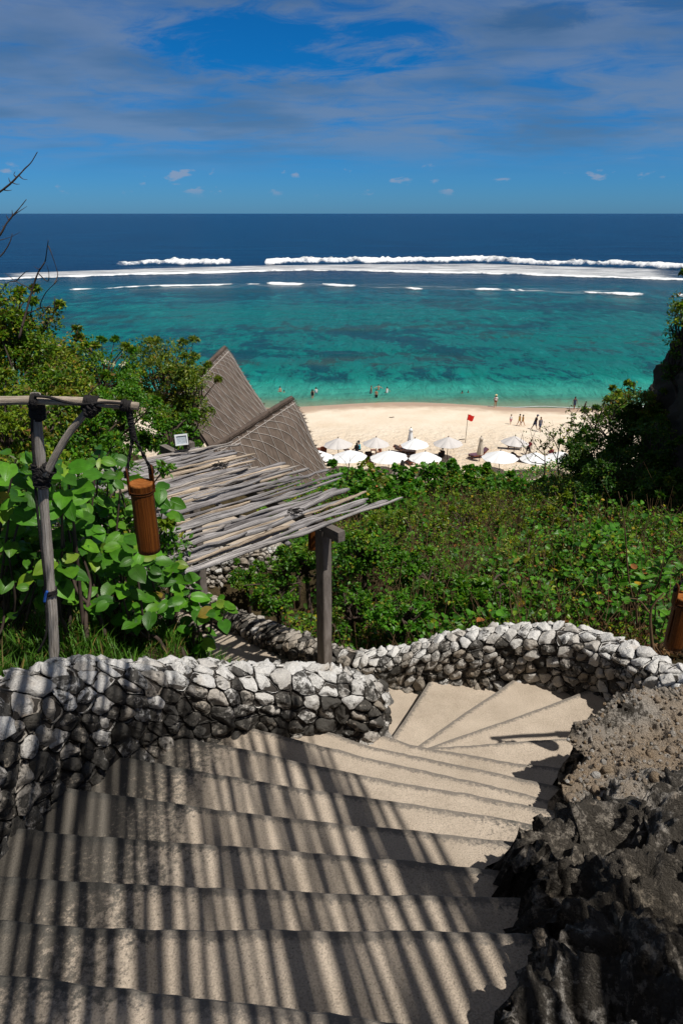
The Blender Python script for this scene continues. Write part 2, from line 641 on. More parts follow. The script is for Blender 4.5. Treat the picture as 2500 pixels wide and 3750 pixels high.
def m_foam(name, lo, hi, sx, sy, seed, maxv=1.0, fade=None):
    m, t, b, o = material(name)
    p = pos(t)
    x, y, z = t.sep(p)
    r, g, _ = t.sep(attr(t))
    v = t.comb(t.math('MULTIPLY', x, sx), t.math('MULTIPLY', y, sy), seed)
    n = t.noise(v, 1.0, 8, .7, .4)
    b.inputs['Base Color'].default_value = (.86, .88, .90, 1)
    b.inputs['Roughness'].default_value = .8
    t.put(b.inputs['Normal'], t.bump(n, .6, .8))
    tr = t.new('ShaderNodeBsdfTransparent')
    mx = t.new('ShaderNodeMixShader')
    f = t.math('ADD', n, t.math('MULTIPLY', t.math('SUBTRACT', r, .5), 1.0))
    t.put(mx.inputs[0], t.rng(f, lo, hi, 0, maxv, True))
    t.l.new(tr.outputs[0], mx.inputs[1])
    t.l.new(b.outputs[0], mx.inputs[2])
    t.l.new(mx.outputs[0], o.inputs[0])
    return m


# ================================================================== THE SETTING
# ------------------------------------------------------------------ sea
def shore_y(x):
    return 90.5 + 1.6 * np.sin(x * .07 + .8) + .9 * np.sin(x * .19) - .02 * x - .00035 * (x - 10) ** 2


ys = np.concatenate([np.linspace(80, 130, 26), np.geomspace(135, 60000, 60)])
xs = np.concatenate([-np.geomspace(40000, 160, 12), np.linspace(-140, 140, 40), np.geomspace(160, 40000, 12)])
X, Y = np.meshgrid(xs, ys)
V = np.stack([X, Y, 0 * X], -1).reshape(-1, 3)
i, j = np.meshgrid(np.arange(len(ys) - 1), np.arange(len(xs) - 1), indexing='ij')
a = i * len(xs) + j
F = np.stack([a, a + 1, a + len(xs) + 1, a + len(xs)], -1).reshape(-1, 4)
mb = MB()
mb.add(V, F)
tag(mb.build('sea', M['sea']), 'open sea from turquoise shallows over reef to navy', kind='structure')


# breakers: real ridges of white water with a foam apron on the shore side
def wave_ridge(name, label, line, height, depth, mat, gaps=(), rough=.35, seed=0, n=420):
    """line: photo pixels of the foot of the wave on the sea plane"""
    P = np.array([at_h(px, py, EYE - .05) for px, py in line])
    xs_ = np.linspace(P[0, 0], P[-1, 0], n)
    yl = np.interp(xs_, P[:, 0], P[:, 1])
    prof = np.array([(0, 0), (.12, .45), (.25, .85), (.4, 1.0), (.62, .8), (.85, .35), (1.15, 0)])
    mb = MB()
    amp = np.ones(n)
    for g0, g1 in gaps:
        ga = np.interp([g0, g1], [q[0] for q in line], P[:, 0])
        amp *= 1 - np.clip(np.minimum((xs_ - ga[0]), (ga[1] - xs_)) / 3, 0, 1) * 1.0
    endf = np.clip(np.minimum(np.arange(n), np.arange(n)[::-1]) / (n * .09), 0, 1) ** .7
    V, C = [], []
    for k, (u, hgt) in enumerate(prof):
        nz = fbm(np.stack([xs_ * .12, np.full(n, k * .7 + seed), 0 * xs_], -1), 4)
        z = height * hgt * endf * (.8 + rough * nz + .10 * fbm(np.stack([xs_ * .7, np.full(n, k * 1.3 + seed), 0 * xs_], -1), 3)) * np.clip(amp, .02, 1)
        V.append(np.stack([xs_, yl + depth * u + .5 * nz * depth * .2, np.maximum(z, .0) + .06], -1))
        er = (.55, .9, 1, 1, .95, .8, .4)[k] + (.25 if height > 2 else .34 if height > .74 and depth == 5 else .75) * fbm(np.stack([xs_ * (.05 if height > 2 else .11), np.full(n, seed * 3.1), 0 * xs_], -1), 3)
        C.append(np.stack([np.clip(amp, 0, 1) * endf * er, amp, amp], -1))
    V = np.array(V)
    m_, n_ = V.shape[:2]
    i, j = np.meshgrid(np.arange(m_ - 1), np.arange(n_ - 1), indexing='ij')
    a = i * n_ + j
    mb.add(V.reshape(-1, 3), np.stack([a, a + 1, a + n_ + 1, a + n_], -1).reshape(-1, 4), np.array(C).reshape(-1, 3))
    return tag(mb.build(name, mat), label, kind='structure')


M['foam_solid'] = m_foam('breaker_foam', .62, .98, .22, .25, 2.0)
M['foam_thin'] = m_foam('foam_apron', .47, .80, .05, .42, 5.0, .85)
M['foam_edge'] = m_foam('shore_foam', .42, .62, .7, 1.1, 9.0, .9)
wave_ridge('wave', 'outer breaker, thick white crest rolling along the reef', [(300, 982), (560, 972), (840, 972), (1300, 965), (1760, 962), (2000, 975), (2300, 980), (2640, 992), (3100, 1012)],
           3.6, 10, M['foam_solid'], gaps=((838, 972),), seed=1, n=1400, rough=.2)
wave_ridge('wave', 'broad front of white water shoreward of the outer breaker', [(-700, 1062), (-160, 1034), (0, 1026), (500, 1008), (1100, 993), (1500, 998), (1900, 1008), (2500, 1027), (2680, 1032), (3200, 1048)],
           .75, 5, M['foam_solid'], seed=4, n=1200)
wave_ridge('wave', 'short inner wave breaking on the inside reef', [(200, 1066), (380, 1060), (560, 1050), (900, 1044), (985, 1044)], .55, 4, M['foam_solid'], seed=6, n=160)
wave_ridge('wave', 'inner wave in the middle of the reef flat', [(950, 1041), (1200, 1048), (1400, 1056), (1580, 1064)], .7, 5, M['foam_solid'], seed=8, n=160)
wave_ridge('wave', 'broken inner wave on the right of the reef flat', [(1690, 1062), (1850, 1066), (1990, 1070), (2200, 1078), (2420, 1088), (2500, 1090), (2800, 1098)], .7, 5, M['foam_solid'], gaps=((1880, 1910),), seed=9, n=200)
wave_ridge('wave', 'tiny whitecap on the reef flat', [(1706, 1097), (1745, 1097)], .28, 1.3, M['foam_solid'], seed=3, n=60)


def apron(name, label, near, far, mat, z=.035, tn=1.0, tf=.7):
    n = 120
    A = np.array([at_h(px, py, EYE) for px, py in near])
    B = np.array([at_h(px, py, EYE) for px, py in far])
    mb = MB()
    V, C = [], []
    for t_ in np.linspace(0, 1, 9):
        xa = np.linspace(A[0, 0], A[-1, 0], n)
        xb = np.linspace(B[0, 0], B[-1, 0], n)
        ya, yb = np.interp(xa, A[:, 0], A[:, 1]), np.interp(xb, B[:, 0], B[:, 1])
        V.append(np.stack([xa * (1 - t_) + xb * t_, ya * (1 - t_) + yb * t_, np.full(n, z)], -1))
        c = tn * (1 - t_) + tf * t_
        if t_ in (0, 1) :
            c = min(c, .25)
        e = np.clip(np.minimum(np.arange(n), np.arange(n)[::-1]) / 10, 0, 1)
        C.append(np.repeat((c * e)[:, None], 3, 1))
    V = np.array(V)
    i, j = np.meshgrid(np.arange(8), np.arange(n - 1), indexing='ij')
    a = i * n + j
    mb.add(V.reshape(-1, 3), np.stack([a, a + 1, a + n + 1, a + n], -1).reshape(-1, 4), np.array(C).reshape(-1, 3))
    return tag(mb.build(name, mat), label, kind='stuff', cat='foam')


apron('foam', 'streaky sheet of foam between the breakers', [(-200, 1032), (500, 1006), (1100, 991), (1900, 1006), (2680, 1030)],
      [(-200, 1005), (300, 990), (840, 973), (1300, 966), (1760, 963), (2640, 990)], M['foam_thin'], tn=.70, tf=.62)
apron('foam', 'thin lacy foam trailing behind the inner waves', [(380, 1062), (1200, 1050), (1500, 1060), (1990, 1072), (2500, 1092)],
      [(380, 1048), (1200, 1030), (1500, 1040), (1990, 1052), (2500, 1068)], M['foam_thin'], .03, .55, .40)

# swash along the beach
mb = MB()
xx = np.linspace(-60, 75, 500)
yl = shore_y(xx) - .1 + .5 * fbm(np.stack([xx * .22, 0 * xx, 0 * xx + 3], -1), 4)
wd = .55 + .8 * np.clip(fbm(np.stack([xx * .07, 0 * xx + 8, 0 * xx], -1), 3) + .25, 0, 1)
V, C = [], []
for k, t_ in enumerate((0, .3, .6, 1)):
    V.append(np.stack([xx, yl + wd * t_, np.full(500, .10 - .06 * t_)], -1))
    C.append(np.full((500, 3), (.55, .85, .62, .2)[k]) * np.clip(.55 + 1.1 * fbm(np.stack([xx * .05, 0 * xx, 0 * xx + 20], -1), 3), .1, 1)[:, None])
V = np.array(V)
i, j = np.meshgrid(np.arange(3), np.arange(499), indexing='ij')
a = i * 500 + j
mb.add(V.reshape(-1, 3), np.stack([a, a + 1, a + 501, a + 500], -1).reshape(-1, 4), np.array(C).reshape(-1, 3))
tag(mb.build('foam', M['foam_edge']), 'thin white swash foam along the sand edge', 'foam', kind='stuff')


# ------------------------------------------------------------------ beach
def sand_z(x, y):
    s = shore_y(x) - y
    z = np.where(s > 0, .075 * s, .055 * s)
    z = np.where(z > 1.35, 1.35 + (z - 1.35) * .12, z)
    return np.maximum(z, -2.2)


ys = np.linspace(38, 128, 150)
xs = np.linspace(-70, 90, 120)
X, Y = np.meshgrid(xs, ys)
Z = sand_z(X, Y) + .05 * fbm(np.stack([X * .5, Y * .5, 0 * X], -1), 3) * np.clip((84 - Y) / 10, 0, 1)
mb = MB()
i, j = np.meshgrid(np.arange(149), np.arange(119), indexing='ij')
a = i * 120 + j
mb.add(np.stack([X, Y, Z], -1).reshape(-1, 3), np.stack([a, a + 1, a + 121, a + 120], -1).reshape(-1, 4))
tag(mb.build('beach', M['sand']), 'pale sand beach sloping into the shallows', kind='structure')


def on_sand(px, py):
    h = 22.6
    for _ in range(12):
        p = at_h(px, py, h)
        h = EYE - float(sand_z(p[0], p[1]))
    return at_h(px, py, h)


# ------------------------------------------------------------------ hillside
CTRL = np.array([
    # x, Y, depth below the eye
    (-9, -2, .6), (-9, 4, 1.6), (-9, 9, 2.9), (-9, 14, 4.0), (-10, 20, 6.0), (-12, 30, 12.5), (-14, 45, 21),
    (-5, 0, 1.4), (-4.5, 3, 2.2), (-4.5, 6, 3.4), (-5, 10, 4.6), (-5, 14, 5.6), (-6, 20, 8.2), (-6, 30, 15), (-6, 45, 21.4),
    (-2.4, 1, 1.9), (-2.3, 3, 2.5), (-2.0, 4.2, 2.75), (-1.5, 4.5, 3.1), (-.9, 4.45, 3.5), (-.4, 4.6, 4.2), (-2.8, 5, 3.4), (-2.9, 6.2, 4.3),
    (-1.2, 2, 3.6), (-.2, 0, 3.2), (0, 2, 4.0), (0, 3.5, 4.9), (1, 3, 4.6), (1, 4.6, 5.0), (1.8, 1, 4.0), (2.4, 2.5, 4.2), (.2, 5, 5.0),
    (-.4, 5.3, 5.0), (-1.2, 6, 5.2), (-2.2, 7.6, 5.9), (-2.6, 9, 6.4), (-1.4, 9.3, 6.5), (-.2, 9, 6.1), (-.6, 7.2, 5.3), (.2, 6.3, 5.0),
    (-3, 12, 5.8), (-1.5, 12, 5.75), (0, 12, 6.0), (-1.5, 10.3, 6.7), (-2.6, 10.3, 6.7),
    (1, 6.3, 4.75), (2.2, 6, 4.4), (3.3, 5, 4.0), (3.6, 3.5, 3.8), (2, 8, 4.9), (1, 10, 5.5), (4, 8, 4.6), (6, 6, 3.9), (7, 10, 4.9), (3, 12, 5.9), (6, 14, 6.3),
    (0, 15, 7.0), (3, 17, 7.4), (0, 19, 8.2), (4, 20, 8.2), (8, 18, 7.2), (9, 23, 9.2), (1, 22, 9.6), (5, 24, 10.2), (-2, 20, 9.2), (-3, 16, 8.0),
    (0, 28, 13.6), (5, 30, 14.5), (11, 30, 13.5), (0, 38, 18.6), (8, 40, 19), (0, 47, 21.9), (9, 48, 21.9), (18, 46, 20), (-1, 55, 23.2), (10, 56, 23.2), (20, 56, 22.8),
    (4.5, 1, 2.6), (6, 3, 2.6), (9, 5, 2.6), (12, 12, 3.4), (14, 20, 5.5), (18, 30, 11), (24, 40, 17), (-16, 56, 23), (-24, 40, 18), (-20, 20, 5), (-20, 5, 0.5), (20, 5, 1), (5, -5, 2), (-5, -6, 1.5),
], float)


def ground_h(x, y):
    x = np.asarray(x, float)
    y = np.asarray(y, float)
    d2 = (x[..., None] - CTRL[:, 0]) ** 2 + (y[..., None] - CTRL[:, 1]) ** 2 + .02
    wgt = d2 ** -1.9
    return (wgt * CTRL[:, 2]).sum(-1) / wgt.sum(-1)


def ground_z(x, y):
    return EYE - ground_h(x, y)


ys = np.concatenate([np.linspace(-6, 14, 110), np.linspace(14.3, 60, 90)])
xs = np.concatenate([np.linspace(-26, -6.3, 30), np.linspace(-6, 8, 90), np.linspace(8.4, 26, 30)])
X, Y = np.meshgrid(xs, ys)
Z = ground_z(X, Y) + .06 * fbm(np.stack([X * 1.5, Y * 1.5, 0 * X], -1), 3)
mb = MB()
n_ = len(xs)
i, j = np.meshgrid(np.arange(len(ys) - 1), np.arange(n_ - 1), indexing='ij')
a = i * n_ + j
mb.add(np.stack([X, Y, Z], -1).reshape(-1, 3), np.stack([a, a + 1, a + n_ + 1, a + n_], -1).reshape(-1, 4))
tag(mb.build('hillside', M['soil']), 'earth hillside falling from the stairs to the beach', kind='structure')

# ------------------------------------------------------------------ the stairs
EDGES = [   # far edge of each tread, photo pixels from left to right, top step first
    [(-160, 3540), (83, 3563), (290, 3592), (481, 3617), (647, 3638), (879, 3667), (1202, 3704), (1530, 3746), (1800, 3775), (2350, 3830)],
    [(-160, 3345), (62, 3368), (332, 3389), (647, 3395), (995, 3397), (1300, 3400), (1681, 3403), (1980, 3412), (2300, 3420)],
    [(-160, 3190), (90, 3211), (414, 3227), (647, 3237), (1000, 3252), (1300, 3267), (1590, 3272), (1880, 3278), (2020, 3290)],
    [(-60, 3012), (120, 3030), (274, 3049), (464, 3062), (647, 3076), (870, 3095), (1300, 3129), (1515, 3147), (1675, 3165), (1855, 3181), (2000, 3200)],
    [(60, 2845), (245, 2877), (520, 2920), (784, 2957), (1000, 2982), (1300, 3018), (1525, 3037), (1770, 3067), (1865, 3077), (2010, 3100)],
    [(250, 2728), (420, 2762), (600, 2795), (784, 2828), (960, 2858), (1135, 2887), (1300, 2908), (1520, 2940), (1700, 2970), (1825, 2989), (2000, 3020)],
    [(470, 2655), (655, 2695), (784, 2717), (960, 2752), (1140, 2795), (1335, 2834), (1420, 2852), (1565, 2877), (1715, 2902), (1860, 2930), (2040, 2965)],
    [(700, 2605), (890, 2652), (985, 2677), (1115, 2712), (1240, 2740), (1335, 2767), (1420, 2787), (1580, 2822), (1700, 2850), (1800, 2872), (1990, 2920), (2120, 2950)],
    [(960, 2600), (1150, 2655), (1260, 2698), (1360, 2730), (1600, 2780), (1820, 2825), (1920, 2850), (2120, 2890)],
    [(1200, 2620), (1375, 2682), (1440, 2700), (1500, 2722), (1600, 2742), (1700, 2757), (1780, 2772), (1900, 2792), (2020, 2805), (2160, 2820)],
    [(1420, 2720), (1560, 2737), (1716, 2727), (1866, 2714), (2061, 2702), (2240, 2690)],
    [(1410, 2786), (1550, 2740), (1660, 2700), (1815, 2647), (1950, 2600), (2084, 2550), (2181, 2511), (2215, 2498)],
    [(1440, 2792), (1525, 2731), (1695, 2610), (1830, 2522), (1885, 2480), (1915, 2457)],
    [(1390, 2768), (1432, 2700), (1475, 2640), (1555, 2517), (1580, 2478)],
]
RISE = .165
H0 = 2.0
stair = empty('staircase', (0, 2, EYE - 3), 'worn sand-coloured concrete staircase curving down to the left between stone walls', 'staircase')


def edge_pts(poly, h, k):
    P = np.array([at_h(px, py, h)[:2] for px, py in poly])
    seg = []
    for a, b in zip(P[:-1], P[1:]):
        m_ = max(2, int(np.linalg.norm(b - a) / .035))
        for t_ in np.linspace(0, 1, m_, endpoint=False):
            seg.append(a * (1 - t_) + b * t_)
    seg.append(P[-1])
    seg = np.array(seg)
    nz = fbm(np.stack([seg[:, 0] * 7, seg[:, 1] * 7, np.full(len(seg), k * 3.3)], -1), 3)
    seg[:, 1] += .0035 * nz + .0035 * fbm(np.stack([seg[:, 0] * 31, seg[:, 1] * 31, np.full(len(seg), k * 1.3)], -1), 2)
    seg[:, 0] += .003 * nz
    return seg


prev = None
for k, poly in enumerate(EDGES):
    h = H0 + RISE * k
    E = edge_pts(poly, h, k)
    if prev is None:
        back = E[[0, -1]] + np.array((0, -1.6))
        back = back[::-1]
        B = back
    else:
        # tuck the tread a little under the one above
        c = prev[::-1].copy()
        B = c - np.array((0, .10)) if k < 10 else c + np.array((.02, -.10))
    z = EYE - h
    mb = MB()
    nE, nB = len(E), len(B)
    lip = E - .012 * np.array((0, 1.))
    rings = np.concatenate([np.c_[lip, np.full(nE, z)], np.c_[E, np.full(nE, z - .012)], np.c_[E, np.full(nE, z - .42)], np.c_[B, np.full(nB, z)]])
    c0 = np.zeros((len(rings), 3))
    c0[:nE, 0] = 1.0
    c0[nE:nE * 2, 0] = 1.0
    ii = np.arange(nE - 1)
    q1 = np.stack([ii, ii + nE, ii + nE + 1, ii + 1], -1)[:, ::-1]
    q2 = np.stack([ii + nE, ii + 2 * nE, ii + 2 * nE + 1, ii + nE + 1], -1)[:, ::-1]
    # tread: inner strip carries the nosing wear, the rest is clean
    inset = E - np.array((0, .085)) if k < 10 else E + (np.array((.06, -.06)))
    base = len(rings)
    rings = np.concatenate([rings, np.c_[inset, np.full(nE, z)]])
    c0 = np.concatenate([c0, np.zeros((nE, 3))])
    q3 = np.stack([ii, ii + 1, ii + 1 + base, ii + base], -1)[:, ::-1]
    top = np.concatenate([np.arange(nE) + base, np.arange(nB) + 3 * nE])
    mb.add(rings, [q1, q2, q3, top[::-1]], c0)
    mb.build('step', M['concrete'], stair, smooth=False)
    prev = E

# lower landing and the path that runs on to the left under the pergola
mb = MB()
hL = H0 + RISE * len(EDGES)
right_side = [(1.1, 5.9), (.4, 5.75), (-.2, 6.0), (-.8, 6.55), (-1.85, 8.1), (-2.7, 9.3)]
left_side = [(.6, 4.2), (.2, 4.5), (-.5, 4.75), (-1.35, 5.4), (-2.6, 7.0), (-3.5, 8.2)]
hh = [hL, hL, hL + .05, hL + .22, hL + .75, hL + 1.2]
n_ = 8
Rp = catmull(np.array([(*a, EYE - b) for a, b in zip(right_side, hh)]), n_)
Lp = catmull(np.array([(*a, EYE - b) for a, b in zip(left_side, hh)]), n_)
V = np.concatenate([Lp, Rp])
m_ = len(Lp)
ii = np.arange(m_ - 1)
mb.add(V, np.stack([ii, ii + 1, ii + 1 + m_, ii + m_], -1), (0, 0, 0))
tag(mb.build('path', M['concrete']), 'sand-coloured path sloping down under the pergola', kind='structure')


# ================================================================== STONE WALLS
def clip_half(poly, m, n):
    """keep the side of the line through m with normal n where (p-m).n <= 0"""
    out_ = []
    d = (poly - m) @ n
    for i in range(len(poly)):
        a, b = poly[i], poly[(i + 1) % len(poly)]
        da, db = d[i], d[(i + 1) % len(poly)]
        if da <= 0:
            out_.append(a)
        if (da < 0 < db) or (db < 0 < da):
            out_.append(a + (b - a) * da / (da - db))
    return np.array(out_)


def stone_wall(name, label, path, thick=.32, cell=.13, cap=.11, front=.95, back=.45, side=1, seed=1, tone=(.25, .62), jut=.035, parent=None, dark=.55, topwhite=.35, relief=1.0, cat='wall', group=None):
    """path: (x, y, top depth below the eye) along the foot of the visible face"""
    rg = np.random.default_rng(seed)
    P = catmull(np.array(path, float), 24)
    seg = np.linalg.norm(np.diff(P[:, :2], axis=0), axis=1)
    S = np.concatenate([[0], np.cumsum(seg)])
    L = S[-1]
    T = np.gradient(P[:, :2], axis=0)
    T /= np.linalg.norm(T, axis=1)[:, None]
    NI = np.stack([-T[:, 1], T[:, 0]], -1) * side          # towards the back of the wall
    rt = thick / 2
    Lc = math.pi * (rt + cap) / 2
    Q = front + Lc + back

    def surf(s, q, hgt):
        s = np.clip(s, 0, L)
        q = np.asarray(q, float)
        p = np.stack([np.interp(s, S, P[:, 0]), np.interp(s, S, P[:, 1])], -1)
        top = np.interp(s, S, P[:, 2])
        ni = np.stack([np.interp(s, S, NI[:, 0]), np.interp(s, S, NI[:, 1])], -1)
        ni /= np.linalg.norm(ni, axis=-1)[..., None]
        th = np.clip((q - front) / Lc, 0, 1) * math.pi
        out_ = rt - rt * np.cos(th)
        z = EYE - top - cap + cap * np.sin(th)
        z = z - np.where(q < front, front - q, 0) - np.where(q > front + Lc, q - front - Lc, 0)
        pos_ = np.stack([p[..., 0] + ni[..., 0] * out_, p[..., 1] + ni[..., 1] * out_, z], -1)
        nh = -np.cos(th) * cap
        nz = np.sin(th) * rt
        l = np.sqrt(nh ** 2 + nz ** 2) + 1e-9
        N = np.stack([ni[..., 0] * nh / l, ni[..., 1] * nh / l, nz / l], -1)
        # gentle sag of the whole wall
        wob = .02 * fbm(np.stack([s * 2.1, q * 2.3, 0 * s + seed], -1), 2)
        return pos_ + N * (np.asarray(hgt) + wob)[..., None]

    mb = MB()
    # core
    ns, nq = int(L / .08) + 2, int(Q / .08) + 2
    s_, q_ = np.meshgrid(np.linspace(0, L, ns), np.linspace(0, Q, nq), indexing='ij')
    V = surf(s_, q_, np.full(s_.shape, -.012))
    i, j = np.meshgrid(np.arange(ns - 1), np.arange(nq - 1), indexing='ij')
    a = i * nq + j
    fo = np.stack([a, a + 1, a + nq + 1, a + nq], -1).reshape(-1, 4)
    mb.add(V.reshape(-1, 3), fo, (.3, .8, 0), mi=1)
    # end caps
    for e in (0, ns - 1):
        mb.add(V[e], np.arange(nq), (.3, .8, 0), mi=1)
    # stones
    gi, gj = int(L / cell) + 1, int(Q / (cell * .82)) + 1
    seeds = {}
    for a in range(-1, gi + 1):
        for b in range(-1, gj + 1):
            if rg.random() < .13:
                continue
            off = .5 * (b % 2)
            seeds[a, b] = np.array(((a + .5 + off + rg.uniform(-.42, .42)) * L / gi, (b + .5 + rg.uniform(-.40, .40)) * Q / gj))
    for (a, b), c in seeds.items():
        if a < 0 or b < 0 or a >= gi or b >= gj:
            continue
        poly = c + cell * 1.9 * np.array(((-1, -1), (1, -1), (1, 1), (-1, 1)))
        for da in (-2, -1, 0, 1, 2):
            for db in (-2, -1, 0, 1, 2):
                o = seeds.get((a + da, b + db))
                if (da or db) and o is not None and len(poly) > 2:
                    n = o - c
                    poly = clip_half(poly, (o + c) / 2 - n * .5 * .008 / np.linalg.norm(n), n)
        if len(poly) < 3:
            continue
        ct = poly.mean(0)
        # resample the outline and chip the corners
        cl = np.vstack([poly, poly[:1]])
        sl = np.concatenate([[0], np.cumsum(np.linalg.norm(np.diff(cl, axis=0), axis=1))])
        K = 18
        tt = (np.arange(K) + rg.uniform()) / K * sl[-1] % sl[-1]
        ring = np.stack([np.interp(tt, sl, cl[:, 0]), np.interp(tt, sl, cl[:, 1])], -1)
        rad = np.linalg.norm(ring - ct, axis=1)[:, None]
        ring = ct + (ring - ct) * (1 + .045 * rg.standard_normal((K, 1)))
        big = np.sqrt(rad.mean() / (cell * .5))
        jj = jut * big * rg.uniform(.55, 1.35)
        tilt = rg.uniform(-.5, .5, 2) * relief
        up_t = np.clip((ct[1] - front) / (Lc * .5), -1, 1)
        up_t = up_t + rg.uniform(-.35, .35)
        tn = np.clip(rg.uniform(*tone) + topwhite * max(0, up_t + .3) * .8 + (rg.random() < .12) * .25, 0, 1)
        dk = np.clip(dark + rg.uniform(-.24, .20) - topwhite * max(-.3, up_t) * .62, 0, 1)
        V, C = [], []
        facets = [(np.array((math.cos(q_), math.sin(q_))) * rg.uniform(.35, 1.5), rg.uniform(.75, 1.25)) for q_ in rg.uniform(0, 6.28, 4)]
        for f, hg in ((1.0, -.03), (.99, .72), (.95, .95), (.68, 1.0), (.36, 1.0), (.12, 1.0)):
            rr = ct + (ring - ct) * f
            hh_ = jj * hg + ((rr - ct) @ tilt) * (hg > 0) * .8
            if hg > 0:
                for fd, fo_ in facets:
                    hh_ = np.minimum(hh_, jj * fo_ + jj * .25 - ((rr - ct) @ fd) * .8)
            nz = fbm(np.c_[rr * 30, np.full(K, seed * 7.7 + a)], 3)
            hh_ = np.maximum(hh_ + .013 * relief * nz * (hg > 0), -.03)
            V.append(surf(rr[:, 0], rr[:, 1], hh_))
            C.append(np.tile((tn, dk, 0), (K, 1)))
        V = np.concatenate(V)
        top = surf(ct[0:1], ct[1:2], np.array([jj * 1.02]))
        F = []
        ii = np.arange(K)
        kk = (ii + 1) % K
        for r_ in range(5):
            F.append(np.stack([r_ * K + ii, (r_ + 1) * K + ii, (r_ + 1) * K + kk, r_ * K + kk], -1)[:, ::-1] if side > 0 else
                     np.stack([r_ * K + ii, r_ * K + kk, (r_ + 1) * K + kk, (r_ + 1) * K + ii], -1)[:, ::-1])
        F.append(np.stack([5 * K + ii, 5 * K + kk, np.full(K, 6 * K)], -1))
        mb.add(np.vstack([V, top]), F, np.vstack([np.concatenate(C), [(tn, dk, 0)]]))
    o = mb.build(name, [M['stone'], M['mortar']], parent)
    bpy_me = o.data
    import bmesh
    bm = bmesh.new()
    bm.from_mesh(bpy_me)
    bmesh.ops.recalc_face_normals(bm, faces=bm.faces)
    bm.to_mesh(bpy_me)
    bm.free()
    return tag(o, label, cat, group)


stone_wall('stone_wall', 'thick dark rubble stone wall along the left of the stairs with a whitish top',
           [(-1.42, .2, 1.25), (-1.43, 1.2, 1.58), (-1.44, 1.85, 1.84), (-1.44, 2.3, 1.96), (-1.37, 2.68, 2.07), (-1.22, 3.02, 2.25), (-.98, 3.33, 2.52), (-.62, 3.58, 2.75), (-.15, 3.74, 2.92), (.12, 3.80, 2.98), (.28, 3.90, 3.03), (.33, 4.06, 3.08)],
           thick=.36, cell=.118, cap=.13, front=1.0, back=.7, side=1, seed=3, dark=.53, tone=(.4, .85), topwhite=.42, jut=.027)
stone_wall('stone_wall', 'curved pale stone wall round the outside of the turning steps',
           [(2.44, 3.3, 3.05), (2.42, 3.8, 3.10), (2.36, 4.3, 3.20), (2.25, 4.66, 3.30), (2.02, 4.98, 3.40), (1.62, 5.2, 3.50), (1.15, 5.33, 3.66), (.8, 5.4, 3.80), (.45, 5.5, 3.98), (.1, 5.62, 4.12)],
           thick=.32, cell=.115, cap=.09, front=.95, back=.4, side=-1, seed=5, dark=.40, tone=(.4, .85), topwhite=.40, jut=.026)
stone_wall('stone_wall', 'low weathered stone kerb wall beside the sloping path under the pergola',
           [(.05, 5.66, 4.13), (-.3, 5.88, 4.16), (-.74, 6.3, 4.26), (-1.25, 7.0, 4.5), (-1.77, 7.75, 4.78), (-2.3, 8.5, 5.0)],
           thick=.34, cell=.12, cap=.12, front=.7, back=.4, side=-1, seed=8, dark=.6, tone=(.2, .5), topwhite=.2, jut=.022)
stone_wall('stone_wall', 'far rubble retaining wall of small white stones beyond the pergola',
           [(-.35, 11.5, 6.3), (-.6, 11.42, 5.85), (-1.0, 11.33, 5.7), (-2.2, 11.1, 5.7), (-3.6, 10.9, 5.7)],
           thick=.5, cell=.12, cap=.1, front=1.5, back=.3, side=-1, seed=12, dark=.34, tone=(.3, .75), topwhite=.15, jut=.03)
mb = MB()
V = np.array([(-.5, 11.75), (-1, 11.6), (-2.2, 11.4), (-3.8, 11.2), (-3.8, 12.6), (-2.2, 12.8), (-1, 12.6), (-.5, 12.3)])
mb.add(np.c_[V, np.full(8, EYE - 5.66)], np.arange(8)[::-1], (0, 0, 0))
tag(mb.build('path', M['concrete'], smooth=False), 'pale stretch of the lower path above the far rubble wall', kind='structure')


# ================================================================== ROCKS
def sphere_grid(nu, nv):
    th = np.linspace(0, math.pi, nv)
    ph = np.linspace(0, 2 * math.pi, nu, endpoint=False)
    T_, P_ = np.meshgrid(th, ph, indexing='ij')
    D = np.stack([np.sin(T_) * np.cos(P_), np.sin(T_) * np.sin(P_), np.cos(T_)], -1)
    i, j = np.meshgrid(np.arange(nv - 1), np.arange(nu), indexing='ij')
    k = (j + 1) % nu
    F = np.stack([i * nu + j, (i + 1) * nu + j, (i + 1) * nu + k, i * nu + k], -1).reshape(-1, 4)
    return D.reshape(-1, 3), F


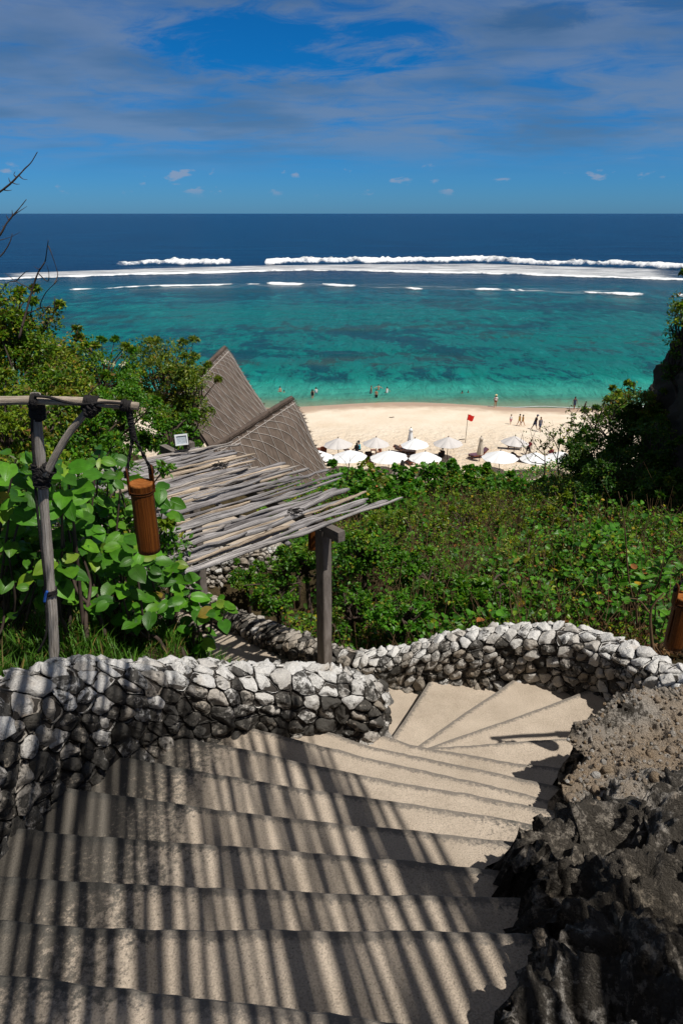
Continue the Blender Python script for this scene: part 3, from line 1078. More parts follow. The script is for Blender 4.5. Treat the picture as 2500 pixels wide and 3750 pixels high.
def boulder(mb, c, r, pw=4, amp=.12, seed=0, nu=200, nv=120, tone=(.45, .55), freq=2.2, pits=.03, shear=None, gravel=None, rz=0):
    """c: centre (x, y, depth); r: radii"""
    D, F = sphere_grid(nu, nv)
    s = (np.abs(D) ** pw).sum(1) ** (-1 / pw)
    Pn = D * s[:, None]
    Pn = Pn * np.array(r)
    cs, sn = math.cos(rz), math.sin(rz)
    Pn = np.stack([Pn[:, 0] * cs - Pn[:, 1] * sn, Pn[:, 0] * sn + Pn[:, 1] * cs, Pn[:, 2]], 1)
    if shear:
        Pn[:, 2] += Pn[:, 0] * shear[0] + Pn[:, 1] * shear[1]
    Wd = Pn + np.array(c)[None] * 1.0
    q = Wd * freq + seed * 13.7
    d = amp * (.35 * ridge(q * .8, 3) + .8 * fbm(q * .7 + 5, 4))
    d += pits * (.35 * ridge(q * 2.6 + 7, 2) + .9 * fbm(q * 3.1 + 11, 4) + .55 * fbm(q * 8.7 + 3, 3))
    d -= pits * 3.0 * np.clip(fbm(q * 4.3 + 3, 2) - .18, 0, .5) + pits * 2.2 * np.clip(fbm(q * 9.7 + 31, 2) - .22, 0, .4)
    N = D / np.array(r)
    N /= np.linalg.norm(N, axis=1)[:, None]
    if gravel:
        d = d * np.where(N[:, 2] > .7, .45, 1)
    V = np.array((c[0], c[1], EYE - c[2])) + Pn + N * d[:, None]
    C = np.zeros((len(V), 3))
    C[:, 0] = tone[0] + .18 * fbm(q * 1.2 + 40, 3)
    C[:, 1] = tone[1]
    if gravel:
        up_ = np.clip((N[:, 2] - .75) / .2, 0, 1) * np.clip(.65 + .9 * fbm(q * .8 + 60, 2), 0, 1)
        C[:, 1] -= .55 * up_ * gravel
        C[:, 0] = C[:, 0] * (1 - .5 * up_) + .36 * up_ * .5 + .1 * up_
    mb.add(V, F, np.clip(C, 0, 1))


OUTL = catmull(np.array([(.22, .5), (.30, .9), (.35, 1.16), (.45, 1.36), (.53, 1.5), (.58, 1.7), (.65, 1.9), (.72, 2.1), (.93, 2.28), (1.03, 2.45), (1.08, 2.62), (1.20, 2.85), (1.33, 3.08), (1.37, 3.3), (1.55, 3.42), (1.66, 3.56), (1.9, 3.66), (2.3, 3.68), (3.0, 3.6), (3.4, 2.5), (3.4, .6), (2.2, -.2), (.9, .0)]), 6)[:, :2]
TOPS = np.array([(1.34, 3.2, 2.92), (1.55, 3.42, 2.84), (1.7, 3.55, 2.80), (2.1, 3.6, 2.80), (2.6, 3.5, 2.75), (1.8, 3.3, 2.92), (2.3, 3.2, 2.86), (1.8, 3.0, 2.84), (1.3, 2.9, 2.88), (1.1, 2.6, 2.80), (1.6, 2.6, 2.72), (2.3, 2.5, 2.58), (2.9, 2.6, 2.45),
                 (1.1, 2.33, 2.72), (1.6, 2.3, 2.62), (2.2, 2.2, 2.45), (.8, 2.15, 2.5), (.72, 2.0, 2.22), (.92, 1.98, 2.10), (1.15, 1.95, 1.98), (1.4, 1.95, 1.92), (1.8, 1.9, 1.85), (2.4, 1.7, 1.7), (.7, 1.7, 2.1), (1.0, 1.6, 1.92), (1.4, 1.5, 1.78),
                 (.6, 1.4, 2.02), (.85, 1.3, 1.88), (1.2, 1.2, 1.72), (.45, 1.1, 1.95), (.7, .9, 1.8), (1.2, .7, 1.55), (.5, .5, 1.7), (2.2, 1.0, 1.3), (3, 1.2, 1.2), (2.2, .2, 1.2), (3.2, 2.2, 2.2)])


def poly_dist(P, poly):
    """signed distance to a closed outline, positive inside"""
    A, B = poly, np.roll(poly, -1, 0)
    d = np.full(len(P), 1e9)
    ins = np.zeros(len(P), bool)
    for a, b_ in zip(A, B):
        e = b_ - a
        w_ = P - a
        t_ = np.clip((w_ @ e) / (e @ e), 0, 1)
        d = np.minimum(d, np.linalg.norm(w_ - t_[:, None] * e, axis=1))
        c1 = (a[1] <= P[:, 1]) & (b_[1] > P[:, 1]) & (e[0] * w_[:, 1] - e[1] * w_[:, 0] > 0)
        c2 = (a[1] > P[:, 1]) & (b_[1] <= P[:, 1]) & (e[0] * w_[:, 1] - e[1] * w_[:, 0] < 0)
        ins ^= (c1 | c2)
    return np.where(ins, d, -d)


gx, gy = np.meshgrid(np.linspace(.05, 3.4, 360), np.linspace(-.2, 3.85, 430), indexing='ij')
Pg = np.stack([gx.ravel(), gy.ravel()], -1)
q2 = np.c_[Pg * 2.4, np.full(len(Pg), 3.3)]
sd = poly_dist(Pg + .09 * np.stack([fbm(q2, 4), fbm(q2 + 31, 4)], -1), OUTL)
wt = ((Pg[:, None, 0] - TOPS[:, 0]) ** 2 + (Pg[:, None, 1] - TOPS[:, 1]) ** 2 + .004) ** -1.7
toph = (wt * TOPS[:, 2]).sum(1) / wt.sum(1)
steep = np.clip(sd / .075 + .45, 0, 1)
steep = steep * steep * (3 - 2 * steep)
foot = 4.0
blk_ = np.clip((2.45 - Pg[:, 1] - .12 * fbm(q2 * .8 + 5, 3)) / .25, 0, 1)       # 0 on the ledge, 1 on the boulder
hh_ = foot + (toph - foot) * steep
Z = EYE - hh_
P3 = np.c_[Pg, Z].reshape(360, 430, 3)
Nn = np.cross(np.gradient(P3, axis=0), np.gradient(P3, axis=1))
Nn /= np.linalg.norm(Nn, axis=-1)[..., None]
Nf = Nn.reshape(-1, 3)
q = np.c_[Pg, Z] * 1.0
lump = .055 * fbm(q * 3.0 + 4, 4) - .05 * np.clip(ridge(q * 2.3 + 9, 3), 0, 2) * .6
crag = .045 * fbm(q * 9 + 2, 5, gain=.6) - .075 * np.clip(fbm(q * 7.5 + 40, 3) - .12, 0, .5) - .045 * np.clip(fbm(q * 19 + 77, 2) - .1, 0, .5)
amp_ = np.where(Nf[:, 2] > .75, .55 + .75 * blk_, 1.25)
V = np.c_[Pg, Z] + Nf * ((lump + crag) * amp_)[:, None]
C = np.zeros((len(V), 3))
flat_ = np.clip((Nf[:, 2] - .8) / .15, 0, 1) * (1 - blk_)
grv = flat_ * np.clip(.75 + 1.0 * fbm(q2 * .7 + 60, 3), 0, 1)
C[:, 0] = .56 + .25 * fbm(q * 2 + 40, 3) * (1 - grv) - .08 * grv
C[:, 2] = .55 * grv
C[:, 1] = .47 + .09 * blk_ - .36 * grv + .05 * (1 - flat_)
i, j = np.meshgrid(np.arange(359), np.arange(429), indexing='ij')
a = i * 430 + j
F = np.stack([a, a + 430, a + 431, a + 1], -1).reshape(-1, 4)
keep = (sd > -.16)[F].any(1)
mb = MB()
mb.add(V, F[keep], np.clip(C, 0, 1))
ledge = tag(mb.build('limestone_outcrop', M['rock']), 'big dark pitted limestone outcrop with a flat gravelly ledge beside the steps', 'rock')
mb = MB()
boulder(mb, (2.9, .55, 1.9), (.95, 1.05, 1.75), pw=3, amp=.25, seed=22, tone=(.4, .8), freq=1.2, nu=160, nv=90)  # unseen sun blocker, added to keep the boulder side of the outcrop dark
tag(mb.build('shade_rock', M['rock']), 'unseen rock added beyond the right edge to shade the limestone outcrop', 'rock')

# pebbles lying on the ledge
mb = MB()
ledge_pts = []
me = ledge.data
co = np.empty(len(me.vertices) * 3, np.float32)
me.vertices.foreach_get('co', co)
co = co.reshape(-1, 3)
no = np.empty(len(me.vertices) * 3, np.float32)
me.vertices.foreach_get('normal', no)
no = no.reshape(-1, 3)
okk = np.where((no[:, 2] > .75) & (co[:, 1] > 2.35) & (co[:, 2] > EYE - 3.05))[0]
D0, F0 = sphere_grid(6, 5)
for q in rng.choice(okk, min(2600, len(okk)), replace=False):
    s = rng.uniform(.005, .015) * (1 + 1.2 * (rng.random() < .06))
    mb.add(co[q] + D0 * s * rng.uniform(.6, 1.2, 3) + rng.uniform(-.02, .02, 3) * (1, 1, 0), F0, (rng.uniform(.25, .9), rng.uniform(.1, .45), rng.uniform(0, .8)))
tag(mb.build('gravel', M['rock']), 'loose pale gravel lying on the flat rock ledge', 'gravel', kind='stuff')

# cliff at the right
mb = MB()
nu, nv = 150, 110
yy = np.linspace(9.5, 36, nu)
zz = np.linspace(0, 1, nv)
Yg, Tg = np.meshgrid(yy, zz)
topz = np.interp(yy, [9.5, 11, 13, 15, 18, 26, 36], [20.5, 21.6, 22.75, 21.9, 20.4, 18, 14])
basez = np.interp(yy, [9.5, 20, 36], [18.2, 14, 8])
Zg = basez[None] + (topz - basez)[None] * Tg
over = .55 * Tg ** 2 - .9 * np.clip(Tg - .9, 0, 1) * 10 * .0
Xg = np.interp(yy, [9.5, 13, 18, 26, 36], [6.5, 7.15, 9.0, 12.5, 17.5])[None] - over * np.linspace(1, 1, nu)[None] + .1 + 1.0 * np.clip(Tg - .7, 0, 1) ** 1.5 * 2.2
q = np.stack([Xg * .5, Yg * .7, Zg * .7], -1)
dsp = .55 * ridge(q, 4) + .25 * ridge(q * 3, 3)
Xg = Xg - .5 * dsp
V = np.stack([Xg, Yg, Zg], -1)
# roll the top back inland
T2 = np.linspace(0, 1, 14)[1:]
tp = np.stack([np.stack([Xg[-1] + 7 * t_, yy, Zg[-1] + .8 * math.sin(t_ * 2) + .2 * fbm(np.stack([yy * .6, 0 * yy + t_ * 4, 0 * yy], -1), 3)], -1) for t_ in T2])
V = np.concatenate([V, tp])
m_, n_ = V.shape[:2]
i, j = np.meshgrid(np.arange(m_ - 1), np.arange(n_ - 1), indexing='ij')
a = i * n_ + j
mb.add(V.reshape(-1, 3), np.stack([a, a + n_, a + n_ + 1, a + 1], -1).reshape(-1, 4)[:, ::-1], (.25, .95, 0))
cliff = tag(mb.build('cliff', M['rock']), 'dark overhanging limestone cliff on the right above the beach', kind='structure')


# ================================================================== PERGOLA
def gnarly(a, b, n=22, wob=.02, sag=0):
    a, b = np.array(a, float), np.array(b, float)
    t_ = np.linspace(0, 1, n)
    P = a + (b - a) * t_[:, None]
    sd = rng.uniform(0, 1000)
    nn = np.stack([fbm(np.stack([t_ * 4.5 + sd, 0 * t_, 0 * t_ + k * 9], -1), 3) for k in range(3)], -1)
    P = P + nn * wob * np.array((1, 1, .6))
    P[:, 2] -= sag * np.sin(t_ * math.pi)
    return P


def pole(mb, a, b, r0, r1, sides=9, wob=.02, n=22, knots=.22, tone=None, broken=True):
    P = gnarly(a, b, n, wob)
    t_ = np.linspace(0, 1, n)
    r = r0 + (r1 - r0) * t_
    r = r * (1 + knots * fbm(np.stack([t_ * 7 + rng.uniform(0, 99), 0 * t_, 0 * t_], -1), 3))
    if broken:
        r[-1] *= .55
        r[0] *= .8
    tn = rng.uniform(.15, .75) if tone is None else tone
    mb.add([(0, 0, 0)], np.zeros((0, 3), int)) if False else None
    mb.tube(P, r, sides, (tn, rng.random(), 0), squash=rng.uniform(.72, .95), wob=.35)


dS = np.array((.752, .659, 0))
nS = np.array((-.659, .752, 0))
HR = 2.62
F0p = np.array((-1.22, 4.72, EYE - HR))
perg = empty('pergola', (-.17, 5.75, EYE - 4.3), 'rustic pergola roofed with weathered grey driftwood poles over the path', 'pergola')
# posts: two towards the valley, two towards the hill
for k, (x, y, hb) in enumerate([(-.17, 5.75, 4.25), (-1.95, 8.35, 5.4), (-1.62, 4.85, 4.0), (-3.05, 7.5, 5.2)]):
    mb = MB()
    s = .055
    zt, zb = EYE - HR - .06, EYE - hb
    zz = np.linspace(zb, zt, 9)
    a0 = math.atan2(dS[1], dS[0]) + .06
    cr = np.array([(-1, -1), (-.82, -1.06), (.82, -1.06), (1, -1), (1.06, -.82), (1.06, .82), (1, 1), (.82, 1.06), (-.82, 1.06), (-1, 1), (-1.06, .82), (-1.06, -.82)]) * s * .96
    cr = np.stack([cr[:, 0] * math.cos(a0) - cr[:, 1] * math.sin(a0), cr[:, 0] * math.sin(a0) + cr[:, 1] * math.cos(a0)], 1)
    V = np.concatenate([np.c_[cr + (x, y) + .0012 * rng.standard_normal(2), np.full(12, z)] for z in zz])
    uv = np.concatenate([np.c_[np.full(12, z), np.arange(12) / 12] for z in zz])
    i, j = np.meshgrid(np.arange(8), np.arange(12), indexing='ij')
    kk = (j + 1) % 12
    mb.add(V, [np.stack([i * 12 + j, i * 12 + kk, i * 12 + 12 + kk, i * 12 + 12 + j], -1).reshape(-1, 4), np.arange(12) + 96], (.55, rng.random(), 0), uv)
    mb.build('post', M['post'], perg, smooth=False)


def beam(a, b, wdt, hgt, name='beam', mat='post', parent=None):
    a, b = np.array(a, float), np.array(b, float)
    d = (b - a) / np.linalg.norm(b - a)
    sx = np.cross(d, (0, 0, 1.))
    sx /= np.linalg.norm(sx)
    sz = np.cross(sx, d)
    c4 = [(-1, -1), (1, -1), (1, 1), (-1, 1)]
    n = 6
    L = np.linalg.norm(b - a)
    V = np.array([a + (b - a) * t_ + sx * p * wdt / 2 + sz * q_ * hgt / 2 for t_ in np.linspace(0, 1, n) for p, q_ in c4])
    uv = np.array([(t_ * L, k / 4) for t_ in np.linspace(0, 1, n) for k in range(4)])
    i, j = np.meshgrid(np.arange(n - 1), np.arange(4), indexing='ij')
    kk = (j + 1) % 4
    mb = MB()
    mb.add(V, [np.stack([i * 4 + j, i * 4 + kk, i * 4 + 4 + kk, i * 4 + 4 + j], -1).reshape(-1, 4), np.array((3, 2, 1, 0)), np.arange(4) + 4 * (n - 1)], (.6, rng.random(), 0), uv)
    return mb.build(name, M[mat], parent, smooth=False)


zb = EYE - HR - .055
p1, p2 = np.array((-.17, 5.75, zb)), np.array((-1.95, 8.35, zb))
beam(p1 - nS * .26, p1 + nS * 3.1, .08, .10, parent=perg)
q1 = np.array((-1.62, 4.85, zb))
beam(q1 - nS * .06, q1 + nS * 3.0, .08, .10, parent=perg)
wd_ = 0.0
nst = 0
while wd_ < 2.75:
    r0 = rng.uniform(.017, .035)
    u = wd_ / 2.75
    left = -.05 - .75 * u * rng.uniform(.7, 1) - .2 * rng.random()
    right = 2.36 - .45 * u + rng.uniform(-.42, .10)
    if nst < 3:
        left, right = -.02 - .03 * nst, (2.42, 2.28, 2.05)[nst]
    o_ = F0p + nS * wd_ + (0, 0, r0 * .75)
    mb = MB()
    flip = rng.random() < .5
    a_, b_ = o_ + dS * left, o_ + dS * right
    tone = .95 if rng.random() < .13 else None
    jit = nS * rng.uniform(-.025, .025)
    pole(mb, a_ + jit, b_ - jit, r0 * rng.uniform(1.0, 1.2), r0 * rng.uniform(.42, .85), wob=.026, n=34, tone=tone, knots=.3, sides=10)
    mb.build('roof_pole', M['driftwood'], perg)
    # thin stick wedged on top now and then
    wd_ += r0 * rng.uniform(1.55, 2.35)
    if wd_ < 1.15 and nst >= 2 and rng.random() < .3:
        wd_ += rng.uniform(.02, .05)
    nst += 1
    if nst > 84:
        break
for k in range(14):                              # loose thinner sticks lying in the gaps
    wv = rng.uniform(.1, 2.6)
    u = wv / 2.75
    st = rng.uniform(-.3, 1.6)
    o_ = F0p + nS * wv + (0, 0, .062)
    mb = MB()
    e_ = min(st + rng.uniform(.7, 1.3), 2.5 - .45 * u)
    pole(mb, o_ + dS * st, o_ + dS * e_ + nS * rng.uniform(-.04, .04), .012, .018, wob=.02, sides=7, tone=.95 if k % 4 == 0 else None)
    mb.build('roof_pole', M['driftwood'], perg)
# short cross spar tied under the poles
mb = MB()
pole(mb, F0p + dS * 1.0 + (0, 0, -.03) - nS * .02, F0p + dS * 1.0 + nS * 2.7 + (0, 0, -.03), .03, .025)
mb.build('cross_spar', M['driftwood'], perg)
# wire lashings
for wv, dv in ((.32, 1.33), (1.9, 1.5)):
    mb = MB()
    c = F0p + nS * wv + dS * dv + (0, 0, .075)
    for k in range(7):
        t_ = np.linspace(0, 1, 14)
        P = c + np.stack([fbm(np.stack([t_ * 3 + k * 5, 0 * t_ + a * 3 + wv, 0 * t_], -1), 2) for a in range(3)], -1) * (.09, .09, .025)
        mb.tube(P, .0035, 5, caps=False)
    mb.build('wire_tie', M['rope'], perg)

# the pergola over the upper stairs, just above the picture: its poles stripe the steps
over_p = empty('pergola', (2.9, 2.2, EYE - 3), 'driftwood pole pergola over the upper stairs whose shadow stripes the steps', 'pergola')
dU = np.array((math.sin(R(-16)), math.cos(R(-16)), 0))
nU = np.array((dU[1], -dU[0], 0))
ZU = EYE + .95
# right edge of the shade on the steps: the point (.138, 3.33) at depth 3.155 maps up the sun ray
up_s = np.array(SUN) / SUN.z


def lift(p):
    return p + up_s * (ZU - p[2])


edge_pt = lift(at_h(1395, 2930, 2.9))
c = edge_pt - dU * (edge_pt[1] - 1.0) / dU[1]
wd_ = 0.0
k = 0
far_end = lift(np.array((-.4, 3.62, EYE - 2.95)))[1]
PU = []
while wd_ < 2.5 and k < 96:
    r0 = rng.uniform(.010, .0215)
    gap = rng.choice([.005, .010, .017, .026, .044], p=[.24, .24, .22, .18, .12])
    PU.append((wd_, r0))
    wd_ += 2 * r0 * .85 + gap
    k += 1
PU.append((.20, .048))
for wv, r0 in PU:
    o_ = c - nU * wv
    fe = (far_end - o_[1]) / dU[1] + rng.uniform(-.25, .08)
    mb = MB()
    pole(mb, o_ - dU * 2.6, o_ + dU * fe, r0 * 1.15, r0 * .8, wob=.02, n=24, sides=7, knots=.15)
    mb.build('roof_pole', M['driftwood'], over_p)
e0_ = c - dU * .9
for dv in (-1.35, -2.45):
    P = c + dU * dv + np.array((0, 0, -.07))
    beam(P + nU * .12, P - nU * 2.75, .09, .10, parent=over_p)
for dv, wv in ((-2.45, 2.6), (-2.45, .0)):
    x, y, _ = c + dU * dv - nU * wv
    beam((x, y, EYE - 1.7), (x, y + .001, ZU - .1), .1, .1, 'post', parent=over_p)


# ================================================================== LAMP POSTS WITH BAMBOO LANTERNS
def coil(mb, P, r, turns, wr=.0045, jitter=.003, axis=None):
    """cord wound round the line P[0]->P[1]"""
    a, b = np.array(P[0], float), np.array(P[1], float)
    d = (b - a)
    L = np.linalg.norm(d)
    d /= L
    ref = np.array((0, 0, 1.)) if abs(d[2]) < .9 else np.array((1., 0, 0))
    A = np.cross(d, ref)
    A /= np.linalg.norm(A)
    B = np.cross(d, A)
    n = turns * 10
    t_ = np.linspace(0, 1, n)
    an = t_ * turns * 2 * math.pi
    rr = r + jitter * rng.standard_normal(n) * .5
    Q = a + d * (t_ * L)[:, None] + (np.cos(an) * rr)[:, None] * A + (np.sin(an) * rr)[:, None] * B
    mb.tube(Q, wr, 5, caps=False)


def lantern(top_xyz, rope_from, label, ln=.40, rad=.058, rz=.0, tilt=0.0):
    """bamboo tube cut with a tall slot and two ears, hung on black cord"""
    x, y, z = top_xyz
    root = empty('bamboo_lantern', (x, y, z - ln), label, 'lantern', 'bamboo lanterns hung on cords')
    K, nz = 40, 15
    zs = np.linspace(0, -ln, nz)
    V, uv = [], []
    an = np.arange(K) / K * 2 * math.pi + rz
    prof = 1 + .015 * np.cos(np.linspace(0, 9, nz))
    for zi, pz in zip(zs, prof):
        V.append(np.stack([np.cos(an) * rad * pz, np.sin(an) * rad * pz, np.full(K, zi)], -1))
        uv.append(np.stack([np.full(K, zi), np.arange(K) / K], -1))
    V = np.concatenate(V)
    inner = V * np.array((.86, .86, 1))
    base = np.array((x, y, z))
    mb = MB()
    F = []
    slot = {23}
    rows = range(3, 12)
    tn = .6

    def solid(i, j):
        return not (j % K in slot and i in rows)
    Fo, Fi, Fe = [], [], []
    nV = len(V)
    for i in range(nz - 1):
        for j in range(K):
            k2 = (j + 1) % K
            if solid(i, j):
                Fo.append((i * K + j, (i + 1) * K + j, (i + 1) * K + k2, i * K + k2))
                Fi.append(tuple(nV + q_ for q_ in (i * K + j, i * K + k2, (i + 1) * K + k2, (i + 1) * K + j)))
                if not solid(i, j + 1):
                    Fe.append((i * K + k2, (i + 1) * K + k2, nV + (i + 1) * K + k2, nV + i * K + k2))
                if not solid(i, j - 1):
                    Fe.append((i * K + j, nV + i * K + j, nV + (i + 1) * K + j, (i + 1) * K + j))
    for j in range(K):
        k2 = (j + 1) % K
        b_ = (nz - 1) * K
        Fe.append((b_ + j, nV + b_ + j, nV + b_ + k2, b_ + k2))
    mb.add(np.concatenate([V, inner]) + base, np.array(Fo + Fi + Fe), (tn, .37, 0), np.concatenate(uv + uv))
    mb.build('body', M['bamboo'], root)
    # recessed top node
    mb = MB()
    rr = [(0.0, .0), (.5, .002), (.84, .004), (.98, .010), (1.02, .0), (1.0, -.012)]
    V2 = np.concatenate([np.stack([np.cos(an) * rad * max(f, .02), np.sin(an) * rad * max(f, .02), np.full(K, h_)], -1) for f, h_ in rr]) + base
    i, j = np.meshgrid(np.arange(5), np.arange(K), indexing='ij')
    kk = (j + 1) % K
    mb.add(V2, np.stack([i * K + j, i * K + kk, (i + 1) * K + kk, (i + 1) * K + j], -1).reshape(-1, 4)[:, ::-1], (.9, .1, 0), np.stack([V2[:, 0] * 14, V2[:, 1] * 9], -1))
    mb.build('cap', M['captop'], root)
    # raised node rings
    for zz_, q_ in ((-.035, 1.035), (-.048, 1.02)):
        mb = MB()
        ring = np.stack([np.cos(np.linspace(0, 6.2832, 33) + rz) * rad * q_, np.sin(np.linspace(0, 6.2832, 33) + rz) * rad * q_, np.full(33, zz_)], -1) + base
        mb.tube(ring, .0035, 6, (.3, .2, 0), caps=False)
        mb.build('node_ring', M['bamboo'], root)
    ears = []
    for sgn in (-1, 1):
        a1 = rz + (3.3 if sgn < 0 else .55)
        mb = MB()
        w_ = np.linspace(-.42, .42, 7)
        V3 = []
        for hz, sc, wsc in ((-.05, 1.03, 1), (.03, 1.03, 1), (.075, 1.02, .92), (.092, 1.0, .55)):
            for q_ in (1.0, 1.13):
                V3 += [(math.cos(a1 + t_ * wsc) * rad * sc * q_, math.sin(a1 + t_ * wsc) * rad * sc * q_, hz) for t_ in w_]
        V3 = np.array(V3) + base
        F3 = []
        for r_ in range(3):
            o1, o2 = r_ * 14, (r_ + 1) * 14
            for t_ in range(6):
                F3 += [(o1 + t_, o2 + t_, o2 + t_ + 1, o1 + t_ + 1), (o1 + 7 + t_, o1 + 8 + t_, o2 + 8 + t_, o2 + 7 + t_)]
            F3 += [(o1, o1 + 7, o2 + 7, o2), (o1 + 6, o2 + 6, o2 + 13, o1 + 13)]
        F3 += [(42 + t_, 49 + t_, 50 + t_, 43 + t_) for t_ in range(6)]
        mb.add(V3, np.array(F3), (.25, .6, 0), np.stack([V3[:, 2] * 1.0, V3[:, 0] * 3], -1))
        mb.build('ear', M['bamboo'], root)
        ears.append(base + np.array((math.cos(a1) * rad * 1.1, math.sin(a1) * rad * 1.1, .06)))
    rf = np.array(rope_from, float)
    mb = MB()
    join = rf + (base + (0, 0, .1) - rf) * .55
    for e in ears:
        P = np.array([rf, join + (e - base) * .12, join + (e - base) * .2 + (0, 0, -.03), e])
        Pc = catmull(P, 12)
        ph = np.linspace(0, 34, len(Pc))
        for s_ in (0, 3.14):
            off = np.stack([np.cos(ph + s_), np.sin(ph + s_), 0 * ph], -1) * .0045
            mb.tube(Pc + off, .0052, 5)
    coil(mb, (rf, join), .011, 22, .005)
    for e in ears:
        coil(mb, (e + (0, 0, -.02), e + (0, 0, .02)), .012, 4, .004)
    mb.build('cord', M['rope'], root)
    return root


M['captop'] = m_wood('rusty_cap', [(.3, (.10, .035, .01)), (.5, (.26, .10, .025)), (.7, (.42, .22, .10))], .8, 1.0, 8)
M['lamp_pole'] = m_wood('lamp_pole_wood', [(.3, (.07, .055, .045)), (.43, (.27, .235, .20)), (.55, (.52, .475, .43)), (.72, (.66, .62, .58))], su=4.5, sv=20)

# left lamp post
YL = 3.32
base = at_Y(199, 2396, YL)
topp = at_Y(132, 1462, YL)
lamp = empty('lamp_post', base, 'rustic branch lamp post lashed with black cord on the left wall end', 'lamp post', 'branch lamp posts holding lanterns')
mb = MB()
P = np.array([at_Y(px, py, YL) for px, py in ((199, 2420), (196, 2290), (184, 2120), (172, 1960), (158, 1800), (150, 1700), (143, 1600), (134, 1480), (131, 1440))])
Pc = catmull(P, 6)
mb.tube(Pc, np.interp(np.linspace(0, 1, len(Pc)), [0, .5, 1], [.0275, .0255, .023]) * (1 + .06 * fbm(np.c_[np.arange(len(Pc)) * .4, np.zeros((len(Pc), 2))], 2)), 14, (.6, .31, 0), wob=.12)
mb.build('post', M['lamp_pole'], lamp)
mb = MB()
YB = YL - .06
P = np.array([at_Y(px, py, YB) for px, py in ((-170, 1472), (0, 1468), (140, 1466), (300, 1470), (420, 1482), (508, 1487))])
Pc = catmull(P, 6)
mb.tube(Pc, np.linspace(.0235, .0195, len(Pc)), 14, (.75, .77, 0), wob=.1)
mb.build('crossbar', M['lamp_pole'], lamp)
mb = MB()
P = np.array([at_Y(px, py, YB + .01) for px, py in ((168, 1742), (215, 1650), (262, 1575), (325, 1500), (338, 1484))])
Pc = catmull(P, 6)
mb.tube(Pc, np.linspace(.0195, .0165, len(Pc)), 12, (.65, .12, 0), wob=.1)
mb.build('brace', M['lamp_pole'], lamp)

def lash(parent, *args):
    mb_ = MB()
    coil(mb_, *args)
    mb_.build('lashing', M['rope'], parent)


lash(lamp, (at_Y(135, 1455, YL - .03), at_Y(139, 1530, YL - .01)), .036, 11, .006)
lash(lamp, (at_Y(118, 1467, YB), at_Y(142, 1467, YB)), .031, 5, .006)
lash(lamp, (at_Y(310, 1471, YB), at_Y(360, 1476, YB)), .030, 9, .006)
lash(lamp, (at_Y(318, 1512, YB), at_Y(352, 1478, YB)), .034, 8, .006, .008)
lash(lamp, (at_Y(148, 1700, YL - .015), at_Y(156, 1780, YL - .015)), .040, 12, .006)
lash(lamp, (at_Y(152, 1745, YL - .03), at_Y(186, 1712, YL - .03)), .034, 8, .006, .008)
lash(lamp, (at_Y(446, 1484, YB), at_Y(482, 1487, YB)), .026, 7, .005)
lash(lamp, (at_Y(184, 2155, YL), at_Y(187, 2175, YL)), .034, 4, .005)
mb = MB()
P = np.array([at_Y(px, py, YB - .03) for px, py in ((128, 1450), (180, 1455), (240, 1472), (300, 1480), (380, 1474), (450, 1478))])
mb.tube(catmull(P, 8), .007, 6)
P = np.array([at_Y(px, py, YL - .035) for px, py in ((120, 1470), (118, 1560), (126, 1700), (136, 1850), (152, 2000), (166, 2130), (166, 2180), (172, 2260), (168, 2330), (140, 2390))])
mb.tube(catmull(P, 8), .007, 6)
mb.build('cable', M['rope'], lamp)
mb = MB()
P = np.array([at_Y(px, py, YL - .045) for px, py in ((174, 2165), (168, 2180), (164, 2205))])
mb.tube(catmull(P, 6), .008, 6)
M['bluetape'] = plain('blue_tape', (.02, .10, .42), .5)
mb.build('tape', M['bluetape'], lamp)

t0 = at_Y(517, 1772, 3.27)
lantern(t0, at_Y(470, 1490, YB), 'amber bamboo lantern hanging left in front of the pergola roof', ln=.385, rad=.0585, rz=.1)

# right lamp post stands outside the frame; its lantern swings into it
arm_h = 1.86
lx, ly = 2.085, 3.60
lamp2 = empty('lamp_post', (3.3, 3.66, EYE - 3.3), 'branch lamp post at the far right casting its shadow on the turning steps', 'lamp post', 'branch lamp posts holding lanterns')
mb = MB()
mb.tube(gnarly((3.3, 3.66, EYE - 3.4), (3.22, 3.66, EYE - arm_h + .08), 18, .02), .03, 12, (.6, .4, 0), wob=.1)
mb.build('post', M['lamp_pole'], lamp2)
mb = MB()
mb.tube(gnarly((lx - .03, ly, EYE - arm_h), (3.6, 3.7, EYE - arm_h + .02), 18, .012), np.linspace(.02, .026, 18), 12, (.6, .8, 0), wob=.1)
mb.build('crossbar', M['lamp_pole'], lamp2)
mb = MB()
mb.tube(gnarly((2.62, 3.64, EYE - arm_h - .01), (3.24, 3.66, EYE - arm_h - .5), 12, .01), .021, 12, (.6, .5, 0), wob=.1)
mb.build('brace', M['lamp_pole'], lamp2)
lash(lamp2, ((2.6, 3.64, EYE - arm_h), (2.7, 3.64, EYE - arm_h)), .032, 9, .006)
lash(lamp2, ((3.24, 3.66, EYE - arm_h - .05), (3.24, 3.66, EYE - arm_h + .06)), .036, 9, .006)
lantern((lx, ly, EYE - 2.14), (lx, ly, EYE - arm_h - .02), 'amber bamboo lantern at the right edge above the stone wall', ln=.36, rad=.058, rz=-.15)
# third lantern in the shade of the pergola
lc = at_Y(1146, 1912, 6.0)
lantern((lc[0], lc[1], lc[2] - .02), (lc[0], lc[1], EYE - HR), 'dark bamboo lantern hanging in the shade beside the pergola post', ln=.27, rad=.05, rz=.3)

